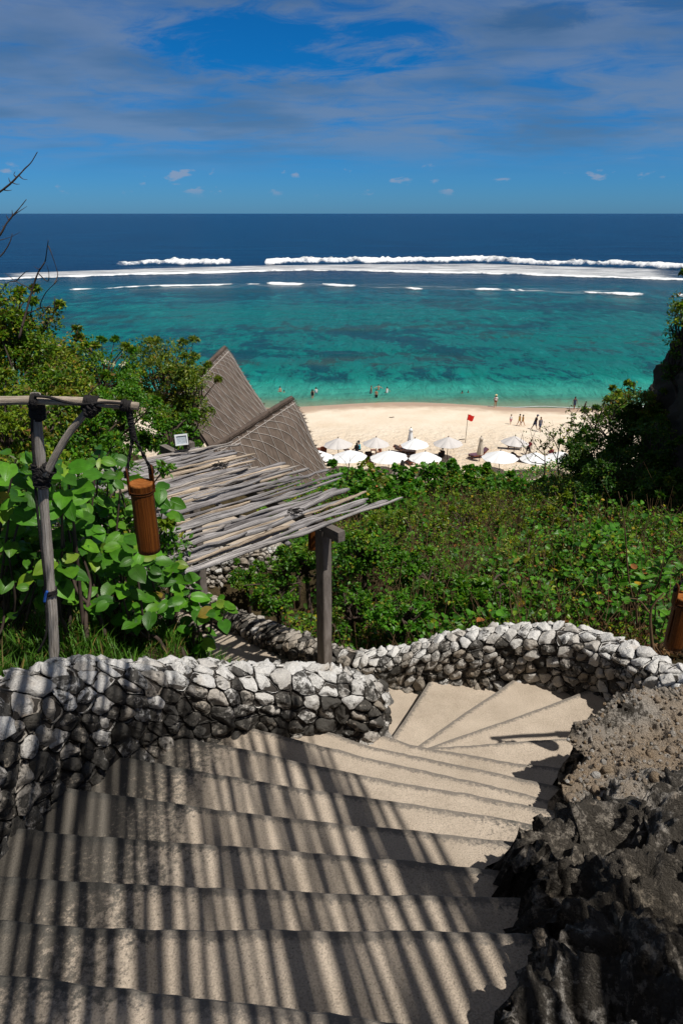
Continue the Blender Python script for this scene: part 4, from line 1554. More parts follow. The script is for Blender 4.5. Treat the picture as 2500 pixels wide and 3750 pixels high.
# floodlight on the pergola roof
M['white_metal'] = plain('white_enamel', (.74, .76, .78), .35, .06, 30, .4)
M['glass'] = plain('lamp_glass', (.42, .47, .52), .12, .25, 60, .6)
fp = at_h(668, 1648, HR - .06)
fl = empty('floodlight', fp, 'small white floodlight standing on the pergola roof poles', 'floodlight')
vw = np.array((-fp[0], -fp[1], 0))
rzf = math.atan2(vw[1], vw[0]) + math.pi / 2 + .15
tl = R(-12)
ct, st = math.cos(tl), math.sin(tl)
TM = [[1, 0, 0], [0, ct, -st], [0, st, ct]]


def fbox(name, c_, s_, mat, parent):
    mb = MB()
    cc = np.array(TM) @ np.array(c_)
    mb.box((0, 0, 0), s_, 0, M=TM)
    V = mb.v[0] + cc
    cs, sn = math.cos(rzf), math.sin(rzf)
    V = np.stack([V[:, 0] * cs - V[:, 1] * sn, V[:, 0] * sn + V[:, 1] * cs, V[:, 2]], 1) + fp + (0, 0, .125)
    mb.v[0] = V
    return mb.build(name, M[mat], parent, smooth=False)


hs = fbox('housing', (0, .03, 0), (.145, .05, .125), 'white_metal', fl)
for nm, c_, s_ in (('rim', (0, -.004, .055), (.15, .02, .014)), ('rim', (0, -.004, -.055), (.15, .02, .014)), ('rim', (-.067, -.004, 0), (.014, .02, .097)), ('rim', (.067, -.004, 0), (.014, .02, .097))):
    fbox(nm, c_, s_, 'white_metal', hs)
fbox('glass', (0, .001, -.002), (.118, .006, .094), 'glass', fl)
for sg in (-1, 1):
    fbox('bracket', (sg * .083, .02, -.055), (.008, .022, .13), 'rope', fl)
fbox('bracket', (0, .02, -.12), (.166, .03, .008), 'rope', fl)
mb = MB()
P = fp + np.array([(.03, .03, .03), (.08, 0, .05), (.1, -.06, .03), (.06, -.1, .02), (.0, -.12, .03), (-.04, -.08, .03)])
mb.tube(catmull(P, 8), .006, 6)
mb.build('cable', M['rope'], fl)


# ================================================================== THATCHED ROOFS
M['thatch'] = m_wood('grass_thatch', [(.30, (.05, .038, .031)), (.45, (.112, .086, .070)), (.6, (.175, .14, .118)), (.78, (.285, .237, .20))], .95, 1.6, 120)
M['net'] = plain('pale_rope', (.48, .44, .41), .9, .2, 10, .1)


def thatch_hut(label, ridge_px, rake_px, Yp, Yq, roll=.25):
    """visible slope between the ridge (peak first) and the raked gable edge, and its mirror twin behind"""
    pk = at_Y(*ridge_px[0], Yp)
    n = 40
    rl = catmull(np.array([(*q_, 0) for q_ in ridge_px], float), 12)
    tl_ = np.linspace(0, 1, len(rl))
    RID = np.array([at_Y(a[0], a[1], Yp + (Yq - Yp) * t_) for a, t_ in zip(rl, tl_)])
    kl = catmull(np.array([(*q_, 0) for q_ in rake_px], float), 10)
    RAK = np.array([at_Y(a[0], a[1], Yp - 1.2 * t_) for a, t_ in zip(kl, np.linspace(0, 1, len(kl)))])
    u_ = np.linspace(0, 1, 30)
    v_ = np.linspace(0, 1, 26)
    Ri = np.stack([np.interp(u_, tl_, RID[:, k]) for k in range(3)], -1)
    Ki = np.stack([np.interp(v_, np.linspace(0, 1, len(RAK)), RAK[:, k]) for k in range(3)], -1)
    S_ = Ri[:, None] + (Ki - pk)[None] * (1 + .12 * u_[:, None, None])
    nrm = np.cross(S_[5, 0] - S_[0, 0], S_[0, 8] - S_[0, 0])
    nrm /= np.linalg.norm(nrm)
    if nrm[1] > 0:
        nrm = -nrm
    belly = .18 * np.sin(v_ * math.pi)[None, :, None] * np.sin(u_ * math.pi)[:, None, None]
    rough = .02 * fbm(S_ * 3, 3)[..., None]
    S_ = S_ - nrm * belly + nrm * rough
    base = pk.copy()
    base[2] = float(ground_z(pk[0], pk[1] - 1))
    hut = empty('thatched_hut', base, label, 'hut', 'thatched huts below the stairs')
    th_ = .16
    # the far slope mirrors the near one in the vertical plane through the ridge
    rd = Ri[-1] - Ri[0]
    rd[2] = 0
    rd /= np.linalg.norm(rd)
    hn = np.array((-rd[1], rd[0], 0))
    dv_ = S_ - Ri[:, None]
    dv_ = dv_ - 2 * (dv_ @ hn)[..., None] * hn
    Sm = Ri[:, None] + dv_ * (.35, .35, 1.0) + rd * .0
    for G, nn in ((S_, nrm), (Sm, np.array((-nrm[0], abs(nrm[1]), 0)) / np.linalg.norm(nrm[:2]))):
        a_, b_ = G.shape[:2]
        mb = MB()
        i, j = np.meshgrid(np.arange(a_ - 1), np.arange(b_ - 1), indexing='ij')
        k = i * b_ + j
        F = np.stack([k, k + 1, k + b_ + 1, k + b_], -1).reshape(-1, 4)
        uu, vv = np.meshgrid(u_, v_, indexing='ij')
        uv = np.stack([vv * 6, uu * .9], -1).reshape(-1, 2)
        lo = G - nn * th_
        mb.add(np.concatenate([G.reshape(-1, 3), lo.reshape(-1, 3)]), [F, F[:, ::-1] + a_ * b_], (.6, .3, 0), np.concatenate([uv, uv]))
        # edges
        per = np.concatenate([np.arange(b_), np.arange(1, a_) * b_ + b_ - 1, (a_ - 1) * b_ + np.arange(b_ - 2, -1, -1), np.arange(a_ - 2, 0, -1) * b_])
        p2 = np.roll(per, -1)
        mb.f.append(np.stack([per, p2, p2 + a_ * b_, per + a_ * b_], -1))
        mb.m.append(0)
        # shaggy straw along the raked edge and the eave
        for t_ in rng.uniform(0, 1, 260):
            e = G[0, int(t_ * (b_ - 1))]
            d = -rd * rng.uniform(.05, .22) + rng.standard_normal(3) * .04 + (0, 0, -.04)
            mb.tube(np.array([e - nn * rng.uniform(0, th_), e + d]), (.012, .004), 3, (rng.uniform(.2, .9), rng.random(), 0), caps=False)
        mb.build('roof', M['thatch'], hut)
    # ridge roll of straw
    mb = MB()
    mb.tube(Ri + (0, 0, .02), .10, 10, (.35, .4, 0), wob=.25)
    for t_ in rng.uniform(0, 1, 420):
        e = Ri[int(t_ * 29)] + (Ri[min(29, int(t_ * 29) + 1)] - Ri[int(t_ * 29)]) * rng.random()
        sd = rng.choice((-1, 1))
        mb.tube(np.array([e + (0, 0, .08), e + hn * sd * .2 + rng.standard_normal(3) * .05 + (0, 0, -.03)]), (.012, .004), 3, (rng.uniform(.1, .8), rng.random(), 0), caps=False)
    mb.build('ridge_cap', M['thatch'], hut)
    # rope net: two battens along the ridge, a border and crossing diagonals
    def on(u, v):
        uu, vv = np.clip(u, 0, 1) * 29, np.clip(v, 0, 1) * 25
        i0, j0 = np.minimum(uu.astype(int), 28), np.minimum(vv.astype(int), 24)
        fu, fv = (uu - i0)[:, None], (vv - j0)[:, None]
        P_ = S_[i0, j0] * (1 - fu) * (1 - fv) + S_[i0 + 1, j0] * fu * (1 - fv) + S_[i0, j0 + 1] * (1 - fu) * fv + S_[i0 + 1, j0 + 1] * fu * fv
        return P_ + nrm * .025
    mb = MB()
    wr = .014
    t_ = np.linspace(0, 1, 24)
    for v0 in (.06, .125):
        mb.tube(on(t_, 0 * t_ + v0), wr * 1.2, 5, caps=False)
    mb.tube(on(0 * t_ + .035, t_), wr, 5, caps=False)
    for k in np.arange(0, 24):
        u0 = k / 12
        uu = u0 + .03 * t_
        ok_ = (uu >= 0) & (uu <= 1)
        if ok_.sum() > 2:
            mb.tube(on(uu[ok_], t_[ok_]), wr * .8, 4, caps=False)
        uu = u0 + .05 - .62 * t_
        ok_ = (uu >= 0) & (uu <= 1)
        if ok_.sum() > 2:
            mb.tube(on(uu[ok_], t_[ok_]), wr * .8, 4, caps=False)
    mb.build('rope_net', M['net'], hut)
    # poles that carry the roof
    for (u, v, G) in ((3, 22, S_), (26, 22, S_), (3, 22, Sm), (26, 22, Sm)):
        p = G[u, v]
        mb = MB()
        mb.tube(np.array([(p[0], p[1], float(ground_z(p[0], p[1])) - .3), p - (0, 0, .1)]), .09, 10, (.4, .3, 0))
        mb.build('pole', M['post'], hut)
    return hut


thatch_hut('nearer thatched hut roof with a grid of pale ropes beyond the pergola', [(1067, 1458), (1020, 1487), (930, 1545), (831, 1608), (700, 1682)],
           [(1067, 1458), (1087, 1489), (1113, 1532), (1146, 1613), (1185, 1690), (1212, 1750)], 31, 26.5)
thatch_hut('farther thatched hut roof with a sharp peak against the turquoise water', [(823, 1273), (800, 1296), (761, 1333), (715, 1378), (640, 1450)],
           [(823, 1273), (842, 1291), (858, 1314), (893, 1372), (936, 1438), (985, 1510), (1030, 1590)], 37, 33)


# ================================================================== VEGETATION
T_SMALL = (np.array([(0, 0, 0), (.42, -.5, .12), (1, 0, -.06), (.42, .5, .12)]), [np.array([(0, 1, 2), (0, 2, 3)])])
T_ROUND = (np.array([(0, 0, 0), (.12, -.36, .06), (.45, -.5, .10), (.82, -.30, .04), (1, 0, -.10), (.82, .30, .04), (.45, .5, .10), (.12, .36, .06)]),
           [np.array([(0, 1, 2, 3, 4), (0, 4, 5, 6, 7)])])


def _big():
    us = np.array([0, .06, .18, .34, .52, .70, .86, 1.0])
    wd = np.array([.16, .62, .90, 1.0, .96, .74, .40, .02])
    vs = np.array([-.5, -.27, 0, .27, .5])
    V, UV = [], []
    for u, w_ in zip(us, wd):
        for v in vs:
            back = -.10 * abs(v) * 2 if u < .1 else 0
            V.append((u + back, v * w_, .20 * abs(v) * w_ - .22 * u * u + .03 * math.sin(u * 19) * abs(v) * 2))
            UV.append((u, v + .5))
    F = [(r * 5 + c_, (r + 1) * 5 + c_, (r + 1) * 5 + c_ + 1, r * 5 + c_ + 1) for r in range(7) for c_ in range(4)]
    return np.array(V), [np.array(F)], np.array(UV)


_b = _big()
T_BIG = (_b[0], _b[1], _b[2])


def add_leaves(mb, B, D, N, L, W, tm, col):
    V0, F0_ = tm[0], tm[1]
    D = D / (np.linalg.norm(D, axis=1)[:, None] + 1e-9)
    Sd = np.cross(D, N)
    Sd /= np.linalg.norm(Sd, axis=1)[:, None] + 1e-9
    Nn = np.cross(Sd, D)
    k = len(V0)
    P = B[:, None] + D[:, None] * (L[:, None] * V0[:, 0])[..., None] + Sd[:, None] * (W[:, None] * V0[:, 1])[..., None] + Nn[:, None] * (L[:, None] * V0[:, 2])[..., None]
    n = len(B)
    F = [(f[None] + (np.arange(n) * k)[:, None, None]).reshape(-1, f.shape[1]) for f in F0_]
    uv = np.tile(tm[2], (n, 1)) if len(tm) > 2 else np.tile(V0[:, :2] + (0, .5), (n, 1))
    mb.add(P.reshape(-1, 3), F, np.repeat(col, k, 0), uv)


GREEN = dict(
    bush=[((.045, .135, .008), .40), ((.075, .20, .010), .30), ((.022, .075, .006), .16), ((.14, .25, .012), .09), ((.30, .26, .02), .03), ((.16, .085, .025), .02)],
    mixed=[((.060, .135, .008), .28), ((.105, .200, .011), .27), ((.20, .26, .013), .18), ((.022, .058, .006), .15), ((.30, .25, .02), .05), ((.17, .085, .03), .09)],
    grape=[((.050, .165, .012), .42), ((.080, .22, .014), .30), ((.028, .10, .010), .17), ((.15, .25, .02), .07), ((.40, .27, .02), .02), ((.30, .12, .04), .02)],
    lush=[((.055, .175, .010), .42), ((.085, .235, .013), .24), ((.034, .115, .009), .26), ((.15, .25, .02), .05), ((.26, .20, .03), .03)],
    olive=[((.065, .125, .012), .35), ((.12, .175, .014), .30), ((.19, .21, .016), .14), ((.030, .060, .008), .13), ((.28, .22, .02), .05), ((.20, .09, .02), .03)],
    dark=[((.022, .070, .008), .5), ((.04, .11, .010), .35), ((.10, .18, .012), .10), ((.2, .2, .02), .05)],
)


def palette(name, n):
    p = GREEN[name]
    cols = np.array([c for c, _ in p])
    pr = np.array([q for _, q in p])
    idx = rng.choice(len(cols), n, p=pr / pr.sum())
    return cols[idx] * 1.14 * rng.uniform(.8, 1.22, (n, 1)) * rng.uniform(.93, 1.07, (n, 3))


def unit(n):
    v = rng.standard_normal((n, 3))
    return v / np.linalg.norm(v, axis=1)[:, None]


def clump_leaves(mb, centres, radii, per, size, tm, pal, asp=.6, up_bias=.9, fill=.45):
    """leaves on the shells of many small clumps"""
    C = np.repeat(np.asarray(centres), per, 0)
    Rr = np.repeat(np.asarray(radii), per)
    n = len(C)
    d = unit(n)
    d[:, 2] = np.where(d[:, 2] < -.35, -d[:, 2], d[:, 2])
    rad = Rr * rng.uniform(fill, 1.05, n)
    B = C + d * rad[:, None] * (1, 1, .8)
    N = d * .6 + np.array((0, 0, up_bias)) + unit(n) * .55
    N /= np.linalg.norm(N, axis=1)[:, None]
    D = d * .7 + unit(n) * .8 + np.array((0, 0, -.25))
    L = size * rng.uniform(.6, 1.25, n)
    pc = palette(pal, len(centres))
    col = palette(pal, n) * .72 + np.repeat(pc, per, 0) * .28
    add_leaves(mb, B, D, N, L, L * asp * rng.uniform(.8, 1.15, n), tm, col)


def shrub(label, cpx, Yc, rx, rz, ncl=26, per=60, size=.075, tm=T_SMALL, pal='bush', name='shrub', cat='shrub', group=None, clr=.34, asp=.6, mat='leaf', ry=None, spikes=6, base=None, up_bias=.9):
    c = at_Y(cpx[0], cpx[1], Yc)
    ry = ry or rx
    bx, by = (c[0], c[1]) if base is None else base
    bz = float(ground_z(bx, by))
    bz = min(bz, c[2] - rz * .5)
    root = empty(name, (bx, by, bz), label, cat, group)
    d = unit(ncl)
    cen = c + d * np.array((rx, ry, rz)) * rng.uniform(.25, .95, (ncl, 1)) ** .6
    rad = clr * rng.uniform(.6, 1.2, ncl) * (rx * .5 + rz * .5)
    # sprigs that break the outline
    for _ in range(spikes):
        q = unit(1)[0]
        q[2] = abs(q[2]) * .9 + .35
        tip = c + q / np.linalg.norm(q) * np.array((rx, ry, rz)) * rng.uniform(1.05, 1.35)
        cen = np.vstack([cen, tip])
        rad = np.append(rad, clr * .3 * (rx + rz) * .5)
    mb = MB()
    clump_leaves(mb, cen, rad, per, size, tm, pal, asp, up_bias)
    mb.build('crown', M[mat], root, smooth=False)
    mb = MB()
    b0 = np.array((bx, by, bz - .1))
    core = c - np.array((0, 0, rz * .6))
    mb.tube(np.array([b0, b0 * .5 + core * .5 + (.05, .03, 0), core]), (.05, .04, .03), 7)
    for q in cen[::1]:
        mid = core * .45 + q * .55 + rng.standard_normal(3) * .08
        mb.tube(catmull(np.array([core, mid, q]), 4), np.linspace(.022, .006, 9), 5, caps=False)
    mb.build('stem', M['darktwig'], root)
    return root


# ---- left hillside bushes
LB = 'bushes on the left hillside'
shrub('broad leafy bush crowning the left slope beside the farther thatched roof', (590, 1400), 14.5, 1.05, .85, 42, 142, .075, pal='olive', group=LB, base=(-4.0, 15.2))
shrub('brownish vine-tangled bush nearest the farther thatched roof', (690, 1455), 13.5, .60, .65, 30, 133, .07, pal='olive', group=LB, base=(-3.4, 14.2))
shrub('rounded green bush left of the flowering bush on the hillside', (370, 1385), 13.2, .85, .62, 36, 142, .07, pal='bush', group=LB, base=(-4.8, 14))
shrub('yellow-green bush high on the left hillside', (215, 1360), 12.5, .8, .62, 34, 142, .07, pal='mixed', group=LB, base=(-5.6, 13))
shrub('tallest bush at the left edge rising above the reef', (30, 1215), 11.0, .72, .62, 38, 152, .072, pal='mixed', group=LB, base=(-6.0, 12), spikes=10)
shrub('dense bush under the tallest bush at the left edge', (60, 1390), 10.2, .95, .55, 38, 152, .07, pal='mixed', group=LB, base=(-5.6, 11))
shrub('shaded green bush behind the hanging lantern rope', (420, 1530), 10.5, .75, .55, 36, 152, .065, pal='bush', group=LB, base=(-3.6, 11))
shrub('bright green bush just above the pergola roof', (620, 1600), 10.8, .55, .42, 32, 152, .06, pal='bush', group=LB, base=(-2.9, 11.3))
shrub('low tangled bush behind the lamp post crossbar', (210, 1510), 8.4, .75, .45, 34, 152, .06, pal='mixed', group=LB, base=(-4, 9))
shrub('low leafy bush at the left edge below the crossbar', (40, 1580), 7.2, .6, .5, 32, 152, .06, pal='mixed', group=LB, base=(-3.6, 7.6))
shrub('leafy bush between the lamp post and the hanging lantern', (330, 1640), 8.0, .6, .42, 32, 152, .06, pal='bush', group=LB, base=(-3.2, 8.6))
# small white blossoms on the flowering bush
mb = MB()
for px, py in ((400, 1330), (412, 1338), (446, 1336), (390, 1326), (418, 1334), (452, 1330)):
    p = at_Y(px, py, 12.35)
    for k in range(6):
        d = unit(1)[0]
        add_leaves(mb, p[None] + d * .01, d[None], unit(1), np.array([.05]), np.array([.035]), T_SMALL, np.array([(.75, .74, .55)]))
tag(mb.build('blossom', M['grass'], smooth=False), 'small cluster of creamy white blossoms on the left hillside bushes', 'flowers')


# ---- bare twigs at the left edge
def twig_tree(label, paths, Y, r0=.018, name='bare_branch', mat='darktwig', jit=.0):
    b = at_Y(*paths[0][0], Y)
    root = empty(name, (b[0], b[1], b[2]), label, 'branch')
    for k, pp in enumerate(paths):
        P = np.array([at_Y(px, py, Y + jit * math.sin(k * 2.1 + j * .7)) for j, (px, py) in enumerate(pp)])
        rr = r0 if k == 0 else r0 * .5
        mb = MB()
        Pc = catmull(P, 6)
        mb.tube(Pc, np.linspace(rr, rr * .28, len(Pc)), 6, wob=.25)
        mb.build('limb' if k == 0 else 'twig', M[mat], root)
    return root


twig_tree('bare curved branch reaching up into the sky at the left edge', [[(-60, 735), (0, 702), (30, 680), (62, 650), (90, 620), (115, 595), (138, 556)], [(62, 650), (52, 640), (57, 628)], [(72, 644), (85, 655), (102, 658)], [(42, 672), (35, 660), (33, 650)], [(45, 668), (60, 674), (74, 674)], [(14, 695), (30, 698), (45, 696)]], 6.5, .011)
twig_tree('forked bare branch against the horizon at the left edge', [[(-40, 900), (0, 862), (25, 820), (48, 790), (70, 765), (98, 730)], [(48, 790), (70, 775), (101, 755)], [(34, 806), (27, 795), (23, 786)], [(46, 792), (46, 780), (45, 768)], [(16, 836), (10, 826)]], 6.5, .010)
twig_tree('thin bare branch under the forked one at the left edge', [[(-40, 960), (0, 940), (25, 910), (40, 880), (46, 855)], [(-40, 890), (0, 880), (40, 868), (75, 850)]], 6.5, .008)
twig_tree('leafless twiggy shrub standing up in front of the surf at the left', [[(70, 1240), (95, 1150), (120, 1060), (140, 1000), (165, 960), (172, 920), (178, 880)], [(140, 1000), (175, 1030), (180, 1000), (172, 970)], [(120, 1060), (60, 1030), (20, 1000)],
           [(60, 1030), (30, 1035), (0, 1072)], [(150, 1130), (150, 1110), (170, 1070), (200, 1040), (220, 1020)], [(165, 960), (145, 985), (125, 975)], [(200, 1040), (212, 1010), (208, 985), (203, 965)],
           [(95, 1150), (150, 1130), (180, 1125), (200, 1128), (216, 1126)], [(200, 1128), (200, 1100), (202, 1085)], [(180, 1125), (165, 1140), (155, 1155)], [(60, 1030), (90, 1000), (110, 990)], [(178, 900), (190, 930), (212, 995)]], 9.5, .016, jit=.15)


# ---- big veined leaves behind the left wall
def whorl_plant(label, pts, Y, size, base, nleaf=6, spread=.10, pal='lush', name='broadleaf_shrub', group=None, face=.8):
    tips = np.array([at_Y(px, py, Y + rng.uniform(-.28, .28)) for px, py in pts])
    b = np.array((base[0], base[1], float(ground_z(*base)) - .05))
    root = empty(name, b, label, 'shrub', group)
    mb = MB()
    for t_ in tips:
        n = nleaf + 1 + rng.integers(-1, 3)
        an = rng.uniform(0, 6.28) + np.arange(n) * 2.4
        el = rng.uniform(-.55, .45, n)
        D = np.stack([np.cos(an) * np.cos(el), np.sin(an) * np.cos(el), np.sin(el) - .1], -1)
        toc = np.array((0, 0, EYE)) - t_
        toc /= np.linalg.norm(toc)
        N = np.tile(np.array((.25, -.2, .9)) * .8 + toc * face, (n, 1)) + rng.standard_normal((n, 3)) * .38
        N /= np.linalg.norm(N, axis=1)[:, None]
        L = size * rng.uniform(.6, 1.2, n)
        B = t_ + D * spread * .35 + rng.standard_normal((n, 3)) * (.03, .05, .03)
        add_leaves(mb, B, D, N, L, L * rng.uniform(.68, .86, n), T_BIG, palette(pal, n))
    mb.build('foliage', M['bigleaf'], root)
    mb = MB()
    for t_ in tips:
        s0 = b + rng.standard_normal(3) * (.12, .12, 0)
        mid = s0 * .4 + t_ * .6 + (0, 0, -.12) + rng.standard_normal(3) * .06
        mb.tube(catmull(np.array([s0, s0 * .75 + mid * .25 + (0, 0, .1), mid, t_]), 6), np.linspace(.018, .006, 19), 6, caps=False)
    mb.build('stem', M['darktwig'], root)
    return root


def z4(L):
    return [(x * .574 + 8, y * .574 + 1700) for x, y in L]


BL = 'broad-leaved shrubs behind the left wall'
whorl_plant('broad-leaved shrub with large heart-shaped leaves in front of the pergola', z4([(560, 640), (620, 520), (740, 480), (850, 600), (930, 640), (780, 700), (680, 580), (600, 760), (520, 860), (760, 820), (860, 880), (980, 800), (1010, 900), (700, 960), (820, 1010), (600, 920), (920, 960), (1060, 900), (480, 480), (560, 400)]),
            4.35, .132, (-1.75, 4.5), 6, group=BL)
whorl_plant('spray of broad leaves reaching right over the path', z4([(1060, 620), (1110, 700), (1140, 780), (1200, 860), (1260, 930), (1330, 880), (1400, 950), (1230, 1060), (1290, 1110), (1180, 1150), (1120, 1020), (1000, 1090), (1080, 660), (1230, 1180)]),
            4.7, .125, (-1.3, 4.7), 5, group=BL)
whorl_plant('broad-leaved shrub climbing behind the hanging lantern', z4([(560, 180), (640, 230), (740, 330), (650, 330), (760, 100), (680, 90), (600, 40), (980, 160), (1040, 230), (1060, 330), (1010, 430), (480, 300), (560, 300), (700, -30), (620, -60)]),
            4.9, .115, (-2.1, 5.0), 5, group=BL)
whorl_plant('broad-leaved shrub just right of the lamp post', z4([(370, 140), (385, 270), (450, 180), (400, 460), (430, 400), (360, 620), (420, 60), (340, 700), (380, 330)]),
            4.1, .145, (-1.95, 4.1), 5, group=BL)
whorl_plant('broad-leaved shrub at the left edge behind the lamp post', z4([(40, 80), (160, 160), (60, 240), (150, 330), (60, 340), (200, 330), (180, 60), (90, -30), (20, 170), (220, 170), (160, 420), (40, 430)]),
            4.3, .15, (-2.75, 4.3), 5, group=BL)
whorl_plant('shaded broad-leaved shrub low at the left edge above the grass', z4([(40, 540), (120, 540), (200, 560), (60, 660), (150, 640), (230, 700), (50, 780), (140, 800), (220, 830), (90, 900), (180, 920), (30, 960), (250, 620), (230, 480), (10, 640)]),
            4.2, .105, (-2.5, 4.15), 6, pal='bush', group=BL)
shrub('dark green undershrub filling in behind the broad leaves', (230, 1900), 5.6, .85, .55, 26, 90, .06, pal='bush', base=(-2.9, 5.7), spikes=2)
shrub('dark green undershrub below the pergola roof', (480, 2060), 5.0, .5, .42, 20, 90, .055, pal='bush', base=(-2.2, 5.2), spikes=2)
shrub('leafy undershrub at the far left below the bushes', (30, 1780), 5.6, .6, .5, 22, 90, .06, pal='mixed', base=(-3.3, 5.8), spikes=2)


# ---- grass behind the left wall
def grass(label, n, xr, yr, hmin, hmax, test=None, dry=.12):
    x = rng.uniform(*xr, n)
    y = rng.uniform(*yr, n)
    keep = np.ones(n, bool) if test is None else test(x, y)
    keep &= fbm(np.stack([x * 2.3, y * 2.3, 0 * x], -1), 2) > rng.uniform(-.9, .4, n)
    x, y = x[keep], y[keep]
    n = len(x)
    B = np.stack([x, y, ground_z(x, y) - .01], -1)
    h = rng.uniform(hmin, hmax, n)
    an = rng.uniform(0, 6.28, n)
    lean = rng.uniform(.15, .8, n)
    Dh = np.stack([np.cos(an), np.sin(an), 0 * an], -1)
    Sd = np.stack([-np.sin(an), np.cos(an), 0 * an], -1)
    wv = rng.uniform(.003, .007, n)
    cols = np.where(rng.random((n, 1)) < dry, np.array((.22, .17, .05)), np.array((.065, .165, .014))) * rng.uniform(.6, 1.5, (n, 1))
    V = []
    for t_, wf in ((0, 1), (.4, .95), (.75, .6), (1, .05)):
        c_ = B + np.array((0, 0, 1)) * (h * (t_ - .35 * lean * t_ * t_))[:, None] + Dh * (h * lean * t_ * t_)[:, None]
        V += [c_ - Sd * (wv * wf)[:, None], c_ + Sd * (wv * wf)[:, None]]
    V = np.stack(V, 1)
    f = np.array([(0, 1, 3, 2), (2, 3, 5, 4), (4, 5, 7, 6)])
    mb = MB()
    mb.add(V.reshape(-1, 3), (f[None] + (np.arange(n) * 8)[:, None, None]).reshape(-1, 4), np.repeat(cols, 8, 0))
    return tag(mb.build('grass', M['grass'], smooth=False), label, 'grass', kind='stuff')


grass('tufts of bright green grass growing behind the left wall', 15000, (-2.9, -.45), (3.0, 5.0), .08, .24, lambda x, y: y > 3.42 + np.clip(x + 1.25, -2, 1) * .55)
grass('grass and weeds at the far left behind the wall', 9000, (-3.6, -1.85), (1.6, 3.6), .10, .30)

# ---- undergrowth over the slope in the middle
def inside(x, y):
    lft = np.interp(y, [5.5, 6.5, 8, 10, 11.2, 12.8, 16, 22, 28], [.1, -.35, -.9, -.4, -.1, -.1, -2.2, -2.8, -2.5])
    rgt = np.interp(y, [5.5, 8, 14, 20, 28], [4.6, 6.0, 9.0, 11, 14])
    return (x > lft) & (x < rgt)


def canopy(x, y):
    return .16 + .50 * np.clip(.45 + 1.0 * fbm(np.stack([x * .6, y * .5, 0 * x], -1), 3), 0, 1.5)


def ground_cover(name, label, n, yr, size, tm, pal, dens, asp=.65, hi=1.0, lo=.25):
    y = yr[0] + (yr[1] - yr[0]) * rng.random(n) ** 1.35
    x = rng.uniform(-3.2, 12, n)
    k = inside(x, y) & (np.abs(x) < y * .56 + .8) & (fbm(np.stack([x * dens[0] + 31, y * dens[0], 0 * x], -1), 3) > dens[1] + rng.uniform(-.35, .35, n))
    x, y = x[k], y[k]
    n = len(x)
    wall = np.clip((y - 5.9 - .06 * np.abs(x - 1.5)) / .9, .15, 1)
    z = ground_z(x, y) + canopy(x, y) * rng.uniform(lo, hi, n) * wall
    B = np.stack([x, y, z], -1)
    N = np.array((.1, -.25, .85)) + unit(n) * .65
    N /= np.linalg.norm(N, axis=1)[:, None]
    D = unit(n) * (1, 1, .45)
    D[:, 2] -= .1
    L = size * rng.uniform(.55, 1.3, n)
    mb = MB()
    add_leaves(mb, B, D, N, L, L * asp * rng.uniform(.8, 1.2, n), tm, palette(pal, n))
    return tag(mb.build(name, M['leaf'], smooth=False), label, 'undergrowth', kind='stuff')


ground_cover('undergrowth', 'tangle of small yellow-green leaves covering the slope', 175000, (6.2, 25), .064, T_SMALL, 'mixed', (.55, -.14))
ground_cover('undergrowth', 'patches of rounder bright green creeper leaves on the slope', 52000, (6.6, 26), .080, T_ROUND, 'grape', (.38, .04), .9, 1.2, .55)

n = 12000
y = 5.75 + 15 * rng.random(n) ** 1.6
x = rng.uniform(-2.5, 9, n)
k = inside(x, y) & (np.abs(x) < y * .56 + .8)
x, y = x[k], y[k]
mb = MB()
z = ground_z(x, y)
for a_, b_, c_ in zip(x, y, z):
    hgt = rng.uniform(.2, .74) * (1 + .5 * (rng.random() < .08))
    if b_ < 6.3:
        hgt *= .55
    an = rng.uniform(0, 6.28)
    ln_ = rng.uniform(.1, .9) * hgt
    d = np.array((math.cos(an) * ln_, math.sin(an) * ln_, hgt))
    p0 = np.array((a_, b_, c_ - .02))
    cc = rng.uniform(.5, 1.3)
    mb.tube(np.array([p0, p0 + d * .5 + rng.standard_normal(3) * .03, p0 + d]), (.0055, .0045, .002), 3, caps=False)
tag(mb.build('dry_stems', M['twig']), 'tangle of dry brown stems among the green undergrowth', 'dry stems', kind='stuff')

# fallen dry leaves and straw near the curved wall
n = 9000
y = 5.6 + 2.6 * rng.random(n) ** 1.5
x = rng.uniform(-.6, 5.2, n)
k = inside(x, y)
x, y = x[k], y[k]
n = len(x)
B = np.stack([x, y, ground_z(x, y) + rng.uniform(.0, .14, n)], -1)
mb = MB()
cols = np.array([(.16, .075, .03), (.22, .12, .05), (.10, .05, .025), (.30, .19, .09)])[rng.integers(0, 4, n)] * rng.uniform(.6, 1.3, (n, 1))
L = rng.uniform(.03, .09, n)
add_leaves(mb, B, unit(n) * (1, 1, .5), np.array((0, 0, .8)) + unit(n) * .6, L, L * rng.uniform(.15, .6, n), T_SMALL, cols)
tag(mb.build('leaf_litter', M['grass'], smooth=False), 'brown dead leaf litter behind the curved stone wall', 'leaf litter', kind='stuff')

